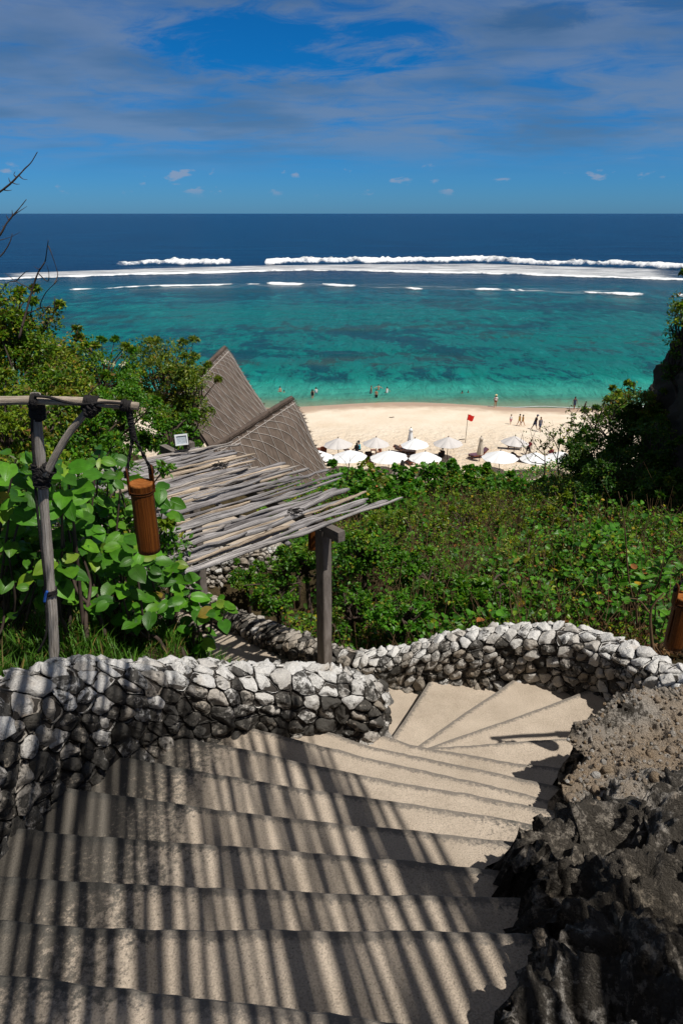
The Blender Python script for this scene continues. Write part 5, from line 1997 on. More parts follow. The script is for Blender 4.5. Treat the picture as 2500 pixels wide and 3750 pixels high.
# ---- sea-grape shrubs along the brow of the slope
SG = 'round-leaved shrubs along the brow of the slope'
for lab, cpx, Yc, rx, rz, kk in (
        ('sprawling leafy shrub beside the nearer thatched roof edge', (1290, 1760), 17.0, .95, .55, 26),
        ('dark round-leaved shrub below the straw parasol', (1450, 1775), 17.5, .75, .5, 24),
        ('rounded shrub in front of the third white parasol', (1600, 1745), 18.5, .8, .55, 26),
        ('shrub with yellowing leaves under the red flag', (1720, 1745), 18.5, .75, .5, 24),
        ('low shrub in front of the closed parasol', (1790, 1790), 18.0, .9, .5, 24),
        ('leafy shrub in front of the widest white parasol', (1880, 1790), 18.0, .8, .42, 22),
        ('low shrub at the foot of the saplings', (1990, 1810), 17.0, .75, .45, 22),
        ('green shrub below the ends of the pergola poles', (1370, 1850), 14.5, .75, .42, 22),
        ('shrub with round green leaves in the middle of the slope', (1560, 1850), 15.5, .9, .42, 22)):
    shrub(lab, (cpx[0], cpx[1] + 22), Yc, rx, rz, kk, 62, .115, T_ROUND, 'grape', group=SG, asp=.95, clr=.32, spikes=4)
twig_tree('sprig of leaves poking up before a white parasol', [[(1270, 1760), (1276, 1720), (1280, 1690), (1284, 1662)], [(1276, 1720), (1262, 1690), (1240, 1668)], [(1280, 1690), (1300, 1668), (1322, 1664)]], 16.2, .012, name='sprig')

MS = 'low mounded bushes scattered over the slope'
for lab, cpx, Yc, rx, rz, pal in (
        ('low mounded bush left of the middle of the slope', (1480, 1960), 11.5, .9, .35, 'mixed'),
        ('yellowish mounded bush in the centre of the slope', (1700, 1930), 12.5, .9, .32, 'mixed'),
        ('mounded bush below the closed parasol and brow shrubs', (1900, 1900), 13.5, 1.0, .34, 'mixed'),
        ('mounded bush near the cliff shade', (2120, 1880), 12.5, .9, .36, 'mixed'),
        ('mounded green bush at the right of the slope', (2330, 1960), 10.0, .8, .34, 'bush'),
        ('small green mound just behind the curved wall crest', (1760, 2190), 7.4, .42, .2, 'bush'),
        ('green mound left above the curved wall', (1560, 2120), 8.4, .6, .26, 'bush'),
        ('low green mound in the lower middle of the slope', (1930, 2070), 9.0, .7, .26, 'mixed'),
        ('low mound of leaves at the lower right of the slope', (2190, 2090), 8.2, .55, .24, 'bush')):
    shrub(lab, cpx, Yc, rx, rz, 26, 110, .062, T_SMALL, pal, group=MS, spikes=7)

# ---- bushes under the pergola's valley side
VB = 'bushes on the valley side of the path'
shrub('bright green bush behind the pergola post', (1120, 2050), 8.4, .45, .30, 24, 90, .05, pal='bush', group=VB, asp=.7)
shrub('low bush along the kerb wall under the pergola', (1010, 2180), 8.0, .42, .22, 20, 90, .048, pal='bush', group=VB, asp=.7)
shrub('green bush right of the pergola post', (1330, 2010), 9.2, .55, .35, 24, 90, .055, pal='bush', group=VB, asp=.7)
shrub('creeper tumbling over the far rubble wall', (900, 2120), 10.6, .30, .28, 16, 70, .055, pal='bush', group=VB, asp=.7)
shrub('creeper at the corner of the lower path', (1080, 2010), 10.6, .32, .2, 16, 70, .065, pal='grape', tm=T_ROUND, group=VB, asp=.8)
shrub('low green bush near the foot of the pergola post', (1290, 2240), 7.2, .38, .2, 20, 80, .045, pal='bush', group=VB, asp=.7)
shrub('bright low bush behind the curved wall', (1460, 2250), 6.9, .36, .2, 20, 80, .05, pal='lush', group=VB, asp=.7)


# ---- milkweed-like plants with long pale-veined leaves
def milkweed(label, stems, Y, size=.15, hgt=.55):
    b = at_Y(*stems[0], Y)
    root = empty('milkweed', (b[0], b[1], float(ground_z(b[0], b[1]))), label, 'plant', 'tall milkweed plants on the slope')
    mbl, mbs = MB(), MB()
    for px, py in stems:
        t_ = at_Y(px, py, Y + rng.uniform(-.2, .2))
        b0 = np.array((t_[0] + rng.uniform(-.15, .15), t_[1] + rng.uniform(-.1, .15), t_[2] - hgt))
        P = catmull(np.array([b0, b0 * .5 + t_ * .5 + rng.standard_normal(3) * .04, t_]), 8)
        mbs.tube(P, np.linspace(.011, .006, len(P)), 6)
        for k, f in enumerate((.45, .62, .78, .9, 1.0)):
            p = P[int(f * (len(P) - 1))]
            an = k * 1.57 + rng.uniform(-.3, .3)
            for s_ in (0, math.pi):
                D = np.array([(math.cos(an + s_), math.sin(an + s_), .25 + .55 * f + rng.uniform(-.2, .2))])
                N = np.array([(-.3 * math.cos(an + s_), -.3 * math.sin(an + s_) - .2, 1.)]) + rng.standard_normal((1, 3)) * .2
                L = np.array([size * (1.15 - .45 * f) * rng.uniform(.8, 1.2)])
                add_leaves(mbl, p[None], D, N / np.linalg.norm(N), L, L * .46, T_BIG, palette('lush', 1))
    mbl.build('foliage', M['bigleaf'], root)
    mbs.build('stem', M['twig'], root)


milkweed('milkweed with long pointed leaves in the middle of the slope', [(1880, 2060), (1830, 2100), (1930, 2110)], 8.0, .17)
milkweed('milkweed standing behind the middle of the curved wall', [(1990, 2180), (2010, 2230)], 7.0, .16, .45)
milkweed('milkweed with spreading leaves at the right of the slope', [(2160, 2150), (2210, 2070), (2260, 2180)], 7.2, .16)
milkweed('milkweed close to the right lantern', [(2400, 2190), (2440, 2250), (2360, 2120)], 5.6, .15, .5)
milkweed('milkweed at the right edge of the picture', [(2470, 2010), (2430, 2060), (2500, 2080)], 7.0, .17)
milkweed('milkweed with drooping leaves among dry stems', [(2060, 1960), (2100, 1990)], 9.0, .18)
milkweed('milkweed beside the shaded cliff foot', [(2300, 1990), (2250, 1960)], 8.6, .16)
milkweed('small milkweed left of the middle of the slope', [(1750, 2130), (1700, 2150)], 7.6, .13, .4)
twig_tree('tall thorny bare stems on the right of the slope', [[(2330, 2250), (2300, 2120), (2290, 1990), (2280, 1880), (2262, 1800)], [(2340, 2180), (2350, 2090), (2330, 1960)], [(2410, 2130), (2430, 2020), (2418, 1840)],
           [(2330, 2000), (2370, 1900), (2380, 1825)], [(2390, 1930), (2420, 1895), (2460, 1885), (2500, 1900)], [(2420, 1850), (2450, 1890), (2480, 1950)]], 6.8, .011, mat='twig', name='thorny_plant')
twig_tree('crooked bare stem beside the right lantern', [[(2400, 2420), (2385, 2350), (2380, 2250), (2395, 2210), (2430, 2170)], [(2385, 2350), (2420, 2400), (2440, 2430)], [(2380, 2250), (2340, 2200), (2300, 2190)]], 5.2, .018, mat='twig', name='thorny_plant')

# ---- dark wood and cliff growth on the right
RW = 'trees and bushes under the right cliff'
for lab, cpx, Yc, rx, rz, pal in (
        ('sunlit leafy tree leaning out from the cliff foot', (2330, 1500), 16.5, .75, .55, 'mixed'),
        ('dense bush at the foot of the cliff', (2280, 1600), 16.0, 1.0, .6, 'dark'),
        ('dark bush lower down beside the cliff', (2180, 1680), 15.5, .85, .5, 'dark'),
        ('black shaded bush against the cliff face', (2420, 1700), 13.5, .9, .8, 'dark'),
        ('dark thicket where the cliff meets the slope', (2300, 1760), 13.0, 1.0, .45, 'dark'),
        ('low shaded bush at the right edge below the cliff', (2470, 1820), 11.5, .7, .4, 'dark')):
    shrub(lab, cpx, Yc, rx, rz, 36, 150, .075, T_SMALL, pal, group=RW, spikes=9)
shrub('vines hanging over the top of the cliff', (2510, 1175), 13.2, .35, .75, 20, 70, .065, T_SMALL, 'mixed', group=RW, base=(8.0, 13.5))
shrub('leafy vines on the cliff edge above the beach', (2470, 1330), 13.6, .22, .5, 14, 60, .055, T_SMALL, 'dark', group=RW, base=(8.0, 13.5))


def sapling(label, paths, Y, leaf=.09, nl=26, mat='darktwig'):
    b = at_Y(*paths[0][0], Y)
    root = empty('sapling', (b[0], b[1], b[2]), label, 'sapling', 'thin saplings standing against the sand')
    mbs, mbl = MB(), MB()
    for k, pp in enumerate(paths):
        P = catmull(np.array([at_Y(px, py, Y + .15 * math.sin(k * 2 + j)) for j, (px, py) in enumerate(pp)]), 7)
        mbs.tube(P, np.linspace(.022 if k == 0 else .013, .005, len(P)), 5)
        for _ in range(5):
            i0 = rng.integers(len(P) // 3, len(P))
            d = unit(1)[0] * (1, 1, 0) * .25 + (0, 0, .22)
            mbs.tube(np.array([P[i0], P[i0] + d * .6 + rng.standard_normal(3) * .04, P[i0] + d]), (.006, .004, .003), 4, caps=False)
            q = P[i0] + d * rng.uniform(.5, 1.05)
            m_ = max(1, nl // 12)
            B = q + rng.standard_normal((m_, 3)) * .05
            add_leaves(mbl, B, unit(m_), unit(m_) + np.array((0, 0, .7)), leaf * rng.uniform(.7, 1.2, m_), leaf * .6 * rng.uniform(.7, 1.2, m_), T_SMALL, palette('mixed', m_))
        n_ = nl
        ii = rng.integers(int(len(P) * .45), len(P), n_)
        B = P[ii] + rng.standard_normal((n_, 3)) * .06
        add_leaves(mbl, B, unit(n_), unit(n_) + np.array((0, 0, .7)), leaf * rng.uniform(.7, 1.3, n_), leaf * .6 * rng.uniform(.7, 1.2, n_), T_SMALL, palette('mixed', n_))
    mbs.build('stem', M[mat], root)
    mbl.build('foliage', M['leaf'], root, smooth=False)


sapling('sapling with leafy top in front of the beach walkers', [[(2045, 1740), (2040, 1680), (2048, 1620), (2050, 1560)], [(2045, 1650), (2020, 1600), (1990, 1562)], [(2048, 1620), (2080, 1580), (2090, 1545)], [(2042, 1690), (2010, 1640), (1985, 1630)]], 17, .10, 22)
sapling('twiggy leafless sapling by the lower white parasols', [[(1992, 1740), (1994, 1690), (1990, 1650), (1975, 1620)], [(1994, 1690), (1950, 1660), (1920, 1640), (1905, 1615)], [(1990, 1650), (2010, 1620), (2030, 1600)], [(1990, 1665), (1965, 1640), (1945, 1600)], [(1994, 1700), (1940, 1690), (1915, 1650)]], 16.5, .06, 5)
sapling('bushy sapling right of the leafy one', [[(2120, 1740), (2115, 1660), (2125, 1600), (2140, 1530)], [(2118, 1640), (2150, 1580), (2170, 1520)], [(2120, 1680), (2090, 1620), (2075, 1580)], [(2125, 1600), (2100, 1550), (2105, 1510)]], 16.5, .095, 24)
sapling('leggy sapling with large leaves beside the sunlit cliff tree', [[(2230, 1640), (2235, 1560), (2250, 1500), (2262, 1460)], [(2250, 1500), (2290, 1470), (2310, 1440), (2330, 1425)], [(2240, 1540), (2255, 1480), (2240, 1462)]], 15.5, .13, 20)
sapling('bare sapling showing its twigs beside the cliff tree', [[(2180, 1640), (2175, 1580), (2190, 1530), (2185, 1500)], [(2175, 1580), (2150, 1540), (2130, 1520)], [(2190, 1530), (2205, 1500), (2212, 1470)]], 16, .07, 8)


# ================================================================== THE BEACH
M['canvas'] = plain('white_canvas', (.84, .85, .86), .8, .03, 2, .2)
M['canvas_grey'] = plain('grey_canvas', (.60, .575, .56), .8, .04, 2, .2)
M['canvas_beige'] = plain('beige_canvas', (.52, .46, .38), .85, .12, 3, .2)
M['wood_dark'] = plain('dark_wood', (.085, .04, .022), .6, .3, 6)
M['wood_red'] = plain('red_wood', (.20, .06, .03), .6, .3, 6)
M['cushion_dark'] = plain('dark_cushion', (.045, .03, .028), .8, .2, 6)
M['cushion_stripe'] = plain('striped_towel', (.16, .085, .12), .85, .5, 9)
M['red'] = plain('red_flag', (.72, .02, .012), .7, .08, 3)
M['straw'] = plain('parasol_straw', (.33, .28, .24), .95, .4, 12, .1, .6, 30)
M['black'] = plain('black_cap', (.02, .018, .018), .8, .2, 5)


def parasol(label, apex_px, hw_px, mat, group, tilt=0.0):
    tilt = tilt + rng.uniform(-.07, .07)
    hw_px = hw_px * rng.uniform(.96, 1.04)
    ax, ay = apex_px
    Yb = 64.0
    for _ in range(4):                                    # the foot lies 2.35 m below the apex
        p = at_Y(ax, ay, Yb)
        zg = float(sand_z(p[0], p[1]))
        Yb *= 1 - (p[2] - zg - 2.35) / (EYE - p[2]) * 1.0 if False else 1
        d = ray(ax, ay)
        Yb = (EYE - zg - 2.35) / -d[2] * d[1]
    p = at_Y(ax, ay, Yb)
    zc_ = p[1] * CP + (EYE - p[2]) * SP
    rad = hw_px / 2500 * zc_
    zg = float(sand_z(p[0], p[1]))
    root = empty('beach_parasol', (p[0], p[1], zg), label, 'parasol', group)
    top = 2.35
    rz = rng.uniform(0, .7)
    mb = MB()
    K, Rn = 32, 6
    V = [(0, 0, top)]
    for r_ in range(1, Rn + 1):
        f = r_ / Rn
        for k in range(K):
            a = k / K * 6.2832 + rz
            scal = 1 - .07 * f * (1 - abs(math.cos(4 * (a - rz))))
            sagp = -.06 * f * (1 - abs(math.cos(4 * (a - rz))))
            V.append((math.cos(a) * rad * f * scal, math.sin(a) * rad * f * scal, top - .70 * f ** 1.06 + sagp))
    nV = len(V)
    V += [(x, y, z - .012) for x, y, z in V]
    V = np.array(V)
    V[:, 2] += V[:, 0] * tilt
    F3 = np.array([(0, 1 + k, 1 + (k + 1) % K) for k in range(K)])
    F4 = np.array([(1 + r_ * K + k, 1 + (r_ + 1) * K + k, 1 + (r_ + 1) * K + (k + 1) % K, 1 + r_ * K + (k + 1) % K) for r_ in range(Rn - 1) for k in range(K)])
    b_ = 1 + (Rn - 1) * K
    Fe = np.array([(b_ + k, nV + b_ + k, nV + b_ + (k + 1) % K, b_ + (k + 1) % K) for k in range(K)])
    mb.add(V + np.array(root.location), [F3, F4, F3[:, ::-1] + nV, F4[:, ::-1] + nV, Fe])
    can = mb.build('canopy', M[mat], root, smooth=False)
    mb = MB()
    for k in range(8):
        a = k / 8 * 6.2832 + rz
        q = np.array([(0, 0, top - .06), (math.cos(a) * rad * .97, math.sin(a) * rad * .97, top - .74)])
        q[:, 2] += q[:, 0] * tilt
        mb.tube(q + np.array(root.location), .012, 4)
    mb.build('ribs', M['wood_dark'], can)
    mb = MB()
    mb.tube(np.array([(0, 0, -.3), (0, 0, top - .02)]) + np.array(root.location), .035, 8)
    mb.build('pole', M['wood_dark'], root)
    mb = MB()
    mb.tube(np.array([(0, 0, top - .02), (0, 0, top + .09), (0, 0, top + .14)]) + np.array(root.location), (.05, .04, .01), 8)
    mb.build('finial', M['wood_dark'], root)


GB = 'grey beach parasols in the seaward row'
WB = 'white beach parasols in the landward row'
parasol('pale grey parasol over the lounger with the seated pair', (1238, 1604), 54, 'canvas_grey', GB, .05)
parasol('pale grey parasol second from the left in the seaward row', (1377, 1601), 51, 'canvas_grey', GB)
parasol('whiter parasol over the sunbather in front of the folded one', (1519, 1605), 53, 'canvas', GB)
parasol('pale grey parasol just left of the red flag', (1641, 1600), 55, 'canvas_grey', GB)
parasol('pale parasol over the dark lounger at the right of the seaward row', (1886, 1596), 50, 'canvas_grey', GB)
parasol('white parasol half hidden by the nearer thatched roof', (1160, 1648), 58, 'canvas', WB)
parasol('white parasol behind the leafy sprig', (1277, 1648), 66, 'canvas', WB)
parasol('large white parasol in the middle of the landward row', (1424, 1650), 69, 'canvas', WB)
parasol('white parasol above the round-leaved bushes', (1557, 1653), 62, 'canvas', WB)
parasol('widest white parasol left of the twiggy sapling', (1832, 1650), 66, 'canvas', WB)
parasol('white parasol seen through the bare twigs', (1962, 1656), 60, 'canvas', WB)
parasol('white parasol mostly hidden behind the saplings', (2058, 1652), 55, 'canvas', WB)


def closed_parasol(label, top_px, mat, H=2.6):
    ax, ay = top_px
    Yb = 62.0
    for _ in range(5):
        p = at_Y(ax, ay, Yb)
        zg = float(sand_z(p[0], p[1]))
        d = ray(ax, ay)
        Yb = (EYE - zg - H) / -d[2] * d[1]
    p = at_Y(ax, ay, Yb)
    L = np.array((p[0], p[1], float(sand_z(p[0], p[1]))))
    root = empty('folded_parasol', L, label, 'parasol')
    mb = MB()
    K = 24
    an = np.arange(K) / K * 6.2832
    V = []
    for z, r in ((.75, .27), (1.0, .27), (1.5, .22), (2.0, .16), (2.25, .13), (2.3, .21), (2.42, .17), (2.55, .07), (2.6, .01)):
        rr = r * (1 + .22 * np.cos(an * 8) * (z < 2.28))
        V.append(np.stack([np.cos(an) * rr, np.sin(an) * rr, np.full(K, z * H / 2.6)], -1))
    V = np.array(V)
    i, j = np.meshgrid(np.arange(8), np.arange(K), indexing='ij')
    k = (j + 1) % K
    mb.add(V.reshape(-1, 3) + L, np.stack([i * K + j, i * K + k, (i + 1) * K + k, (i + 1) * K + j], -1).reshape(-1, 4))
    mb.build('canopy', M[mat], root)
    mb = MB()
    mb.tube(np.array([(0, 0, -.3), (0, 0, .9)]) + L, .035, 8)
    mb.build('pole', M['wood_dark'], root)
    mb = MB()
    mb.tube(np.array([(0, 0, H - .02), (0, 0, H + .07)]) + L, (.05, .03), 8)
    mb.build('finial', M['black'], root)


closed_parasol('folded white parasol standing behind the open one', (1504, 1566), 'canvas')
closed_parasol('folded beige parasol beside the striped lounger', (1762, 1598), 'canvas_beige')

# straw parasol behind the brow of the slope
p = at_h(1473, 1684, EYE - 3.9)
L = np.array((p[0], p[1], float(sand_z(p[0], p[1]))))
st_ = empty('straw_parasol', L, 'straw parasol with a black pointed cap behind the bushes', 'parasol')
mb = MB()
K = 28
an = np.arange(K) / K * 6.2832
hz = p[2] - L[2]
V = np.array([np.stack([np.cos(an) * r * (1 + .08 * np.sin(an * 9 + q)), np.sin(an) * r * (1 + .08 * np.sin(an * 9 + q)), np.full(K, hz + z)], -1) for q, (z, r) in enumerate(((-.55, .20), (-.8, .34), (-1.1, .62), (-1.4, .95), (-1.6, 1.2)))])
i, j = np.meshgrid(np.arange(4), np.arange(K), indexing='ij')
k = (j + 1) % K
mb.add(V.reshape(-1, 3) + L, np.stack([i * K + j, (i + 1) * K + j, (i + 1) * K + k, i * K + k], -1).reshape(-1, 4))
mb.build('thatch', M['straw'], st_)
mb = MB()
mb.tube(np.array([(0, 0, hz - .62), (0, 0, hz - .4), (0, 0, hz - .1), (0, 0, hz)]) + L, (.25, .2, .13, .04), 12)
mb.build('cap', M['black'], st_)
mb = MB()
mb.tube(np.array([(0, 0, -.3), (0, 0, hz - .6)]) + L, .05, 8)
mb.build('pole', M['wood_dark'], st_)


def lounger(label, px, rz, frame='wood_dark', pad='cushion_dark', back=.62, towel=None):
    L = on_sand(*px)
    root = empty('sun_lounger', L, label, 'lounger', 'wooden loungers under the parasols', rz)
    c_, s_ = math.cos(rz), math.sin(rz)

    def bx(name, c, s, mat, tilt=0.0, parent=None):
        mb = MB()
        ct_, st__ = math.cos(tilt), math.sin(tilt)
        mb.box(c, s, 0, M=[[ct_, 0, -st__], [0, 1, 0], [st__, 0, ct_]])
        o = mb.build(name, M[mat], None, smooth=False)
        o.parent = parent or root
        return o
    bx('frame', (-.3, 0, .32), (1.4, .70, .09), frame)
    bx('mattress', (-.3, 0, .40), (1.36, .64, .07), pad)
    bx('backrest', (.4 + .37 * math.cos(back), 0, .40 + .37 * math.sin(back)), (.78, .68, .07), frame, back)
    bx('pillow', (.42 + .40 * math.cos(back), 0, .50 + .40 * math.sin(back)), (.5, .56, .07), pad, back)
    for x in (-.92, .38):
        for y in (-.3, .3):
            bx('leg', (x, y, .14), (.07, .07, .30), frame)
    if towel:
        bx('towel', (-.35, .05, .45), (.9, .5, .03), towel)
    return root


lounger('reddish lounger beside the nearer thatched roof edge', (1180, 1664), R(-75), 'wood_red', 'wood_red', 1.1)
lounger('dark lounger with the seated pair', (1290, 1668), R(160), 'wood_dark', 'cushion_dark', .5)
lounger('lounger carrying the sunbather', (1478, 1658), R(165), 'wood_red', 'cushion_dark', .35)
lounger('second dark lounger beside the sunbather', (1485, 1664), R(165), 'wood_dark', 'cushion_dark', .25)
lounger('dark lounger in the shade of the pale parasol on the right', (1872, 1644), R(170), 'wood_dark', 'cushion_dark', .5)
lounger('lounger with a striped towel beside the folded beige parasol', (1750, 1676), R(20), 'wood_red', 'cushion_stripe', .75, 'cushion_stripe')
lounger('shaded lounger between two white parasols of the landward row', (1355, 1692), R(100), 'wood_dark', 'cushion_dark', .4)
lounger('shaded lounger between the large white parasol and the next', (1490, 1694), R(120), 'wood_red', 'cushion_dark', .5)
lounger('shaded lounger right of the widest white parasol', (1905, 1690), R(150), 'wood_dark', 'cushion_dark', .4)
lounger('shaded lounger by the leafy sprig', (1205, 1692), R(140), 'wood_dark', 'cushion_dark', .4)
# little side table with bottles by the sitting woman
L = on_sand(1366, 1662)
tb = empty('side_table', L, 'small wooden side table beside the sitting woman', 'table')
mb = MB()
mb.box(L + (0, 0, .42), (.55, .4, .04))
mb.build('table_top', M['wood_red'], tb, smooth=False)
for a_ in (-.22, .22):
    for b_ in (-.15, .15):
        mb = MB()
        mb.box(L + (a_, b_, .2), (.05, .05, .42))
        mb.build('leg', M['wood_red'], tb, smooth=False)

# red flag
L = on_sand(1702, 1620)
fgt = at_Y(1713, 1518, L[1])
flag = empty('flag', L, 'red warning flag on a slender leaning pole planted in the sand', 'flag')
mb = MB()
mb.tube(np.array([L - (0, 0, .3), L * .5 + fgt * .5, fgt + (0, 0, .06)]), (.03, .028, .022), 8)
mb.build('pole', M['wood_dark'], flag)
mb = MB()
nu, nv = 14, 7
V = []
for a_ in np.linspace(0, 1, nu):
    for b_ in np.linspace(0, 1, nv):
        V.append(fgt + np.array((.03 + .66 * a_ - .14 * b_, .10 * math.sin(a_ * 6 + b_) * a_, -.60 * b_ - .16 * a_ + .03 * math.sin(a_ * 7))))
V = np.array(V)
i, j = np.meshgrid(np.arange(nu - 1), np.arange(nv - 1), indexing='ij')
a = i * nv + j
F = np.stack([a, a + 1, a + nv + 1, a + nv], -1).reshape(-1, 4)
mb.add(np.concatenate([V, V + (0, .008, 0)]), [F, F[:, ::-1] + nu * nv])
mb.build('cloth', M['red'], flag)

# bits of driftwood on the sand
for lab, px in (('small dark piece of driftwood lying alone on the sand', (1434, 1530)), ('short driftwood stick beside the flag pole', (1690, 1611))):
    L = on_sand(*px)
    mb = MB()
    mb.tube(gnarly(L + (-.3, 0, .05), L + (.3, .1, .07), 8, .03), .04, 7)
    tag(mb.build('driftwood', M['darktwig']), lab, 'driftwood')


# ================================================================== PEOPLE
SK = {}
for nm, c in (('pale', (.56, .30, .20)), ('tan', (.42, .20, .105)), ('brown', (.20, .085, .045)), ('dark', (.085, .038, .022))):
    SK[nm] = plain('skin_' + nm, c, .55, .06, 5, .35)
CL = {}
for nm, c in (('black', (.014, .014, .018)), ('navy', (.03, .04, .085)), ('white', (.78, .78, .78)), ('grey', (.13, .13, .15)), ('turquoise', (.06, .42, .55)), ('maroon', (.16, .03, .035)), ('yellow', (.62, .42, .07)),
              ('hair', (.02, .014, .011)), ('lighthair', (.16, .10, .06)), ('blue', (.08, .16, .36)), ('straw_hat', (.72, .62, .33)), ('ochre', (.42, .26, .06)), ('green', (.05, .12, .07)), ('pink', (.45, .16, .2))):
    CL[nm] = plain('cloth_' + nm, c, .85, .08, 6, .2)


def person(label, foot, face, H=1.68, skin='tan', pose='stand', swing=.0, lean=.0, arms=(.12, .12), fore=(.2, .2), top=None, bottom=None, suit=None, hair='hair', long_hair=False, hat=None, child=False, group=None, armfwd=(0, 0)):
    """one skinned body; clothes and hair are its children. face: heading in radians, 0 looks away from the camera (+y)"""
    k = H / 1.70
    hd = 1.18 if child else 1.0
    J = {}

    def j(n, p, r):
        J[n] = (np.array(p, float) * k, r * k)
    sit = pose == 'sit'
    pz = .17 if sit else .93

    def sp(h):           # point along the leaning spine, h above the pelvis
        return np.array((0, math.sin(lean) * h, pz + math.cos(lean) * h))
    j('pel', (0, 0, pz), .118)
    j('spi', sp(.18), .105)
    j('che', sp(.38), .118)
    j('nk0', sp(.52), .062)
    j('nk1', sp(.58) + (0, .01, 0), .05)
    j('hea', sp(.67) + (0, .025, 0), .085 * hd)
    j('cro', sp(.745) + (0, .01, 0), .070 * hd)
    j('nos', sp(.655) + (0, .108, 0), .016)
    for s, sd in ((-1, 0), (1, 1)):
        j(f'sh{sd}', sp(.47) + (s * .165, 0, 0), .056)
        a, f = arms[sd], fore[sd]
        af = armfwd[sd] + (swing * .6 * -s)
        e = sp(.47) + (s * (.185 + .27 * math.sin(a)), .27 * math.sin(af) * math.cos(a), -.27 * math.cos(a) * math.cos(af))
        j(f'el{sd}', e, .040)
        wv = e + np.array((s * .22 * math.sin(a) * .6, .23 * math.sin(af + f), -.23 * math.cos(af + f) * max(.2, math.cos(a))))
        j(f'wr{sd}', wv, .029)
        dd = (wv - e) / np.linalg.norm(wv - e)
        j(f'ha{sd}', wv + dd * .075, .032)
        sdv = np.array((0, 1., 0)) - dd * dd[1]
        sdv /= np.linalg.norm(sdv) + 1e-6
        for q in range(4):
            j(f'f{sd}{q}', wv + dd * (.155 + (.012, .02, .014, -.006)[q]) + sdv * (.027 - .018 * q), .008)
        j(f'f{sd}4', wv + dd * .09 + sdv * .06, .009)
        j(f'hi{sd}', (s * .085, 0, pz - .04), .092)
        if sit:
            j(f'kn{sd}', (s * .12, .40, .42), .058)
            j(f'an{sd}', (s * .11, .62, .07), .040)
            j(f'to{sd}', (s * .12, .78, .04), .032)
        else:
            w_ = swing * s
            kn = np.array((s * .095, .43 * math.sin(w_), .93 - .04 - .42 * math.cos(w_)))
            bend = max(0, -w_) * .9
            an_ = kn + np.array((0, .42 * math.sin(w_ - bend), -.40 * math.cos(w_ - bend)))
            j(f'kn{sd}', kn, .060)
            j(f'an{sd}', an_, .040)
            j(f'to{sd}', an_ + (s * .02, .14, -.045), .030)
    names = list(J)
    ix = {n: i for i, n in enumerate(names)}
    E = [('pel', 'spi'), ('spi', 'che'), ('che', 'nk0'), ('nk0', 'nk1'), ('nk1', 'hea'), ('hea', 'cro'), ('hea', 'nos')]
    for sd in (0, 1):
        E += [('che', f'sh{sd}'), (f'sh{sd}', f'el{sd}'), (f'el{sd}', f'wr{sd}'), (f'wr{sd}', f'ha{sd}'), ('pel', f'hi{sd}'), (f'hi{sd}', f'kn{sd}'), (f'kn{sd}', f'an{sd}'), (f'an{sd}', f'to{sd}')]
        E += [(f'ha{sd}', f'f{sd}{q}') for q in range(5)]
    me = bpy.data.meshes.new('person')
    me.from_pydata([tuple(J[n][0]) for n in names], [(ix[a], ix[b]) for a, b in E], [])
    o = bpy.data.objects.new('person', me)
    COL.objects.link(o)
    md = o.modifiers.new('Skin', 'SKIN')
    md.use_smooth_shade = True
    sv = me.skin_vertices[0].data
    for i, n in enumerate(names):
        r = J[n][1]
        fl = (r * (1.22 if n in ('che', 'pel', 'spi') else 1), r * (.82 if n in ('che', 'pel', 'spi') else 1))
        sv[i].radius = (r, r) if n not in ('che', 'pel', 'spi') else fl
        sv[i].use_root = n == 'pel'
    sb = o.modifiers.new('Smooth', 'SUBSURF')
    sb.levels = sb.render_levels = 1
    me.materials.append(SK[skin])
    o.location = foot
    o.rotation_euler = (0, 0, face)
    tag(o, label, 'person', group)

    def part(name, mb, mat):
        q = mb.build(name, CL[mat], None)
        q.parent = o
        return q
    P = lambda n: J[n][0]
    if top:
        mb = MB()
        pts = np.array([P('pel') + (0, 0, -.02 * k), P('spi'), P('che'), P('che') * .35 + P('nk0') * .65])
        mb.tube(catmull(pts, 4), np.interp(np.linspace(0, 1, 13), [0, .3, .65, .85, 1], [.128, .122, .135, .12, .07]) * k, 14, squash=1.45)
        for sd in (0, 1):
            mb.tube(np.array([P(f'sh{sd}') * .9 + P('che') * .1, P(f'sh{sd}') * .55 + P(f'el{sd}') * .45, P(f'sh{sd}') * .2 + P(f'el{sd}') * .8]), np.array([.072, .068, .066]) * k, 10)
        part('shirt', mb, top)
    if bottom:
        mb = MB()
        mb.tube(np.array([P('pel') + (0, 0, .07 * k), P('pel'), P('pel') + (0, 0, -.10 * k)]), np.array([.125, .135, .125]) * k, 14, squash=1.4)
        for sd in (0, 1):
            hp, kn = P(f'hi{sd}'), P(f'kn{sd}')
            mb.tube(np.array([hp, hp * .5 + kn * .5, hp * .12 + kn * .88]), np.array([.108, .100, .092]) * k, 12)
        part('shorts', mb, bottom)
    if suit:
        mb = MB()
        c1 = P('che') * .8 + P('nk0') * .2
        pts = np.array([P('pel') + (0, 0, -.14 * k), P('pel'), P('spi'), c1])
        mb.tube(catmull(pts, 4), np.interp(np.linspace(0, 1, 13), [0, .25, .6, .85, 1], [.085, .135, .118, .134, .118]) * k, 14, squash=1.42)
        for sd in (0, 1):
            s = -1 if sd == 0 else 1
            mb.tube(np.array([c1 + (s * .08 * k, .09 * k, .02), P('nk0') + (s * .075 * k, .0, .035 * k), c1 + (s * .08 * k, -.09 * k, .02)]), .016 * k, 6)
        part('swimsuit', mb, suit)
    hp = P('hea')
    mb = MB()
    D, F = sphere_grid(14, 10)
    hv = D * np.array((.095, .105, .105)) * k * hd
    hv = hv[:, :] + P('cro') * .55 + hp * .45 + np.array((0, -.022 * k, .01 * k))
    mb.add(hv, F)
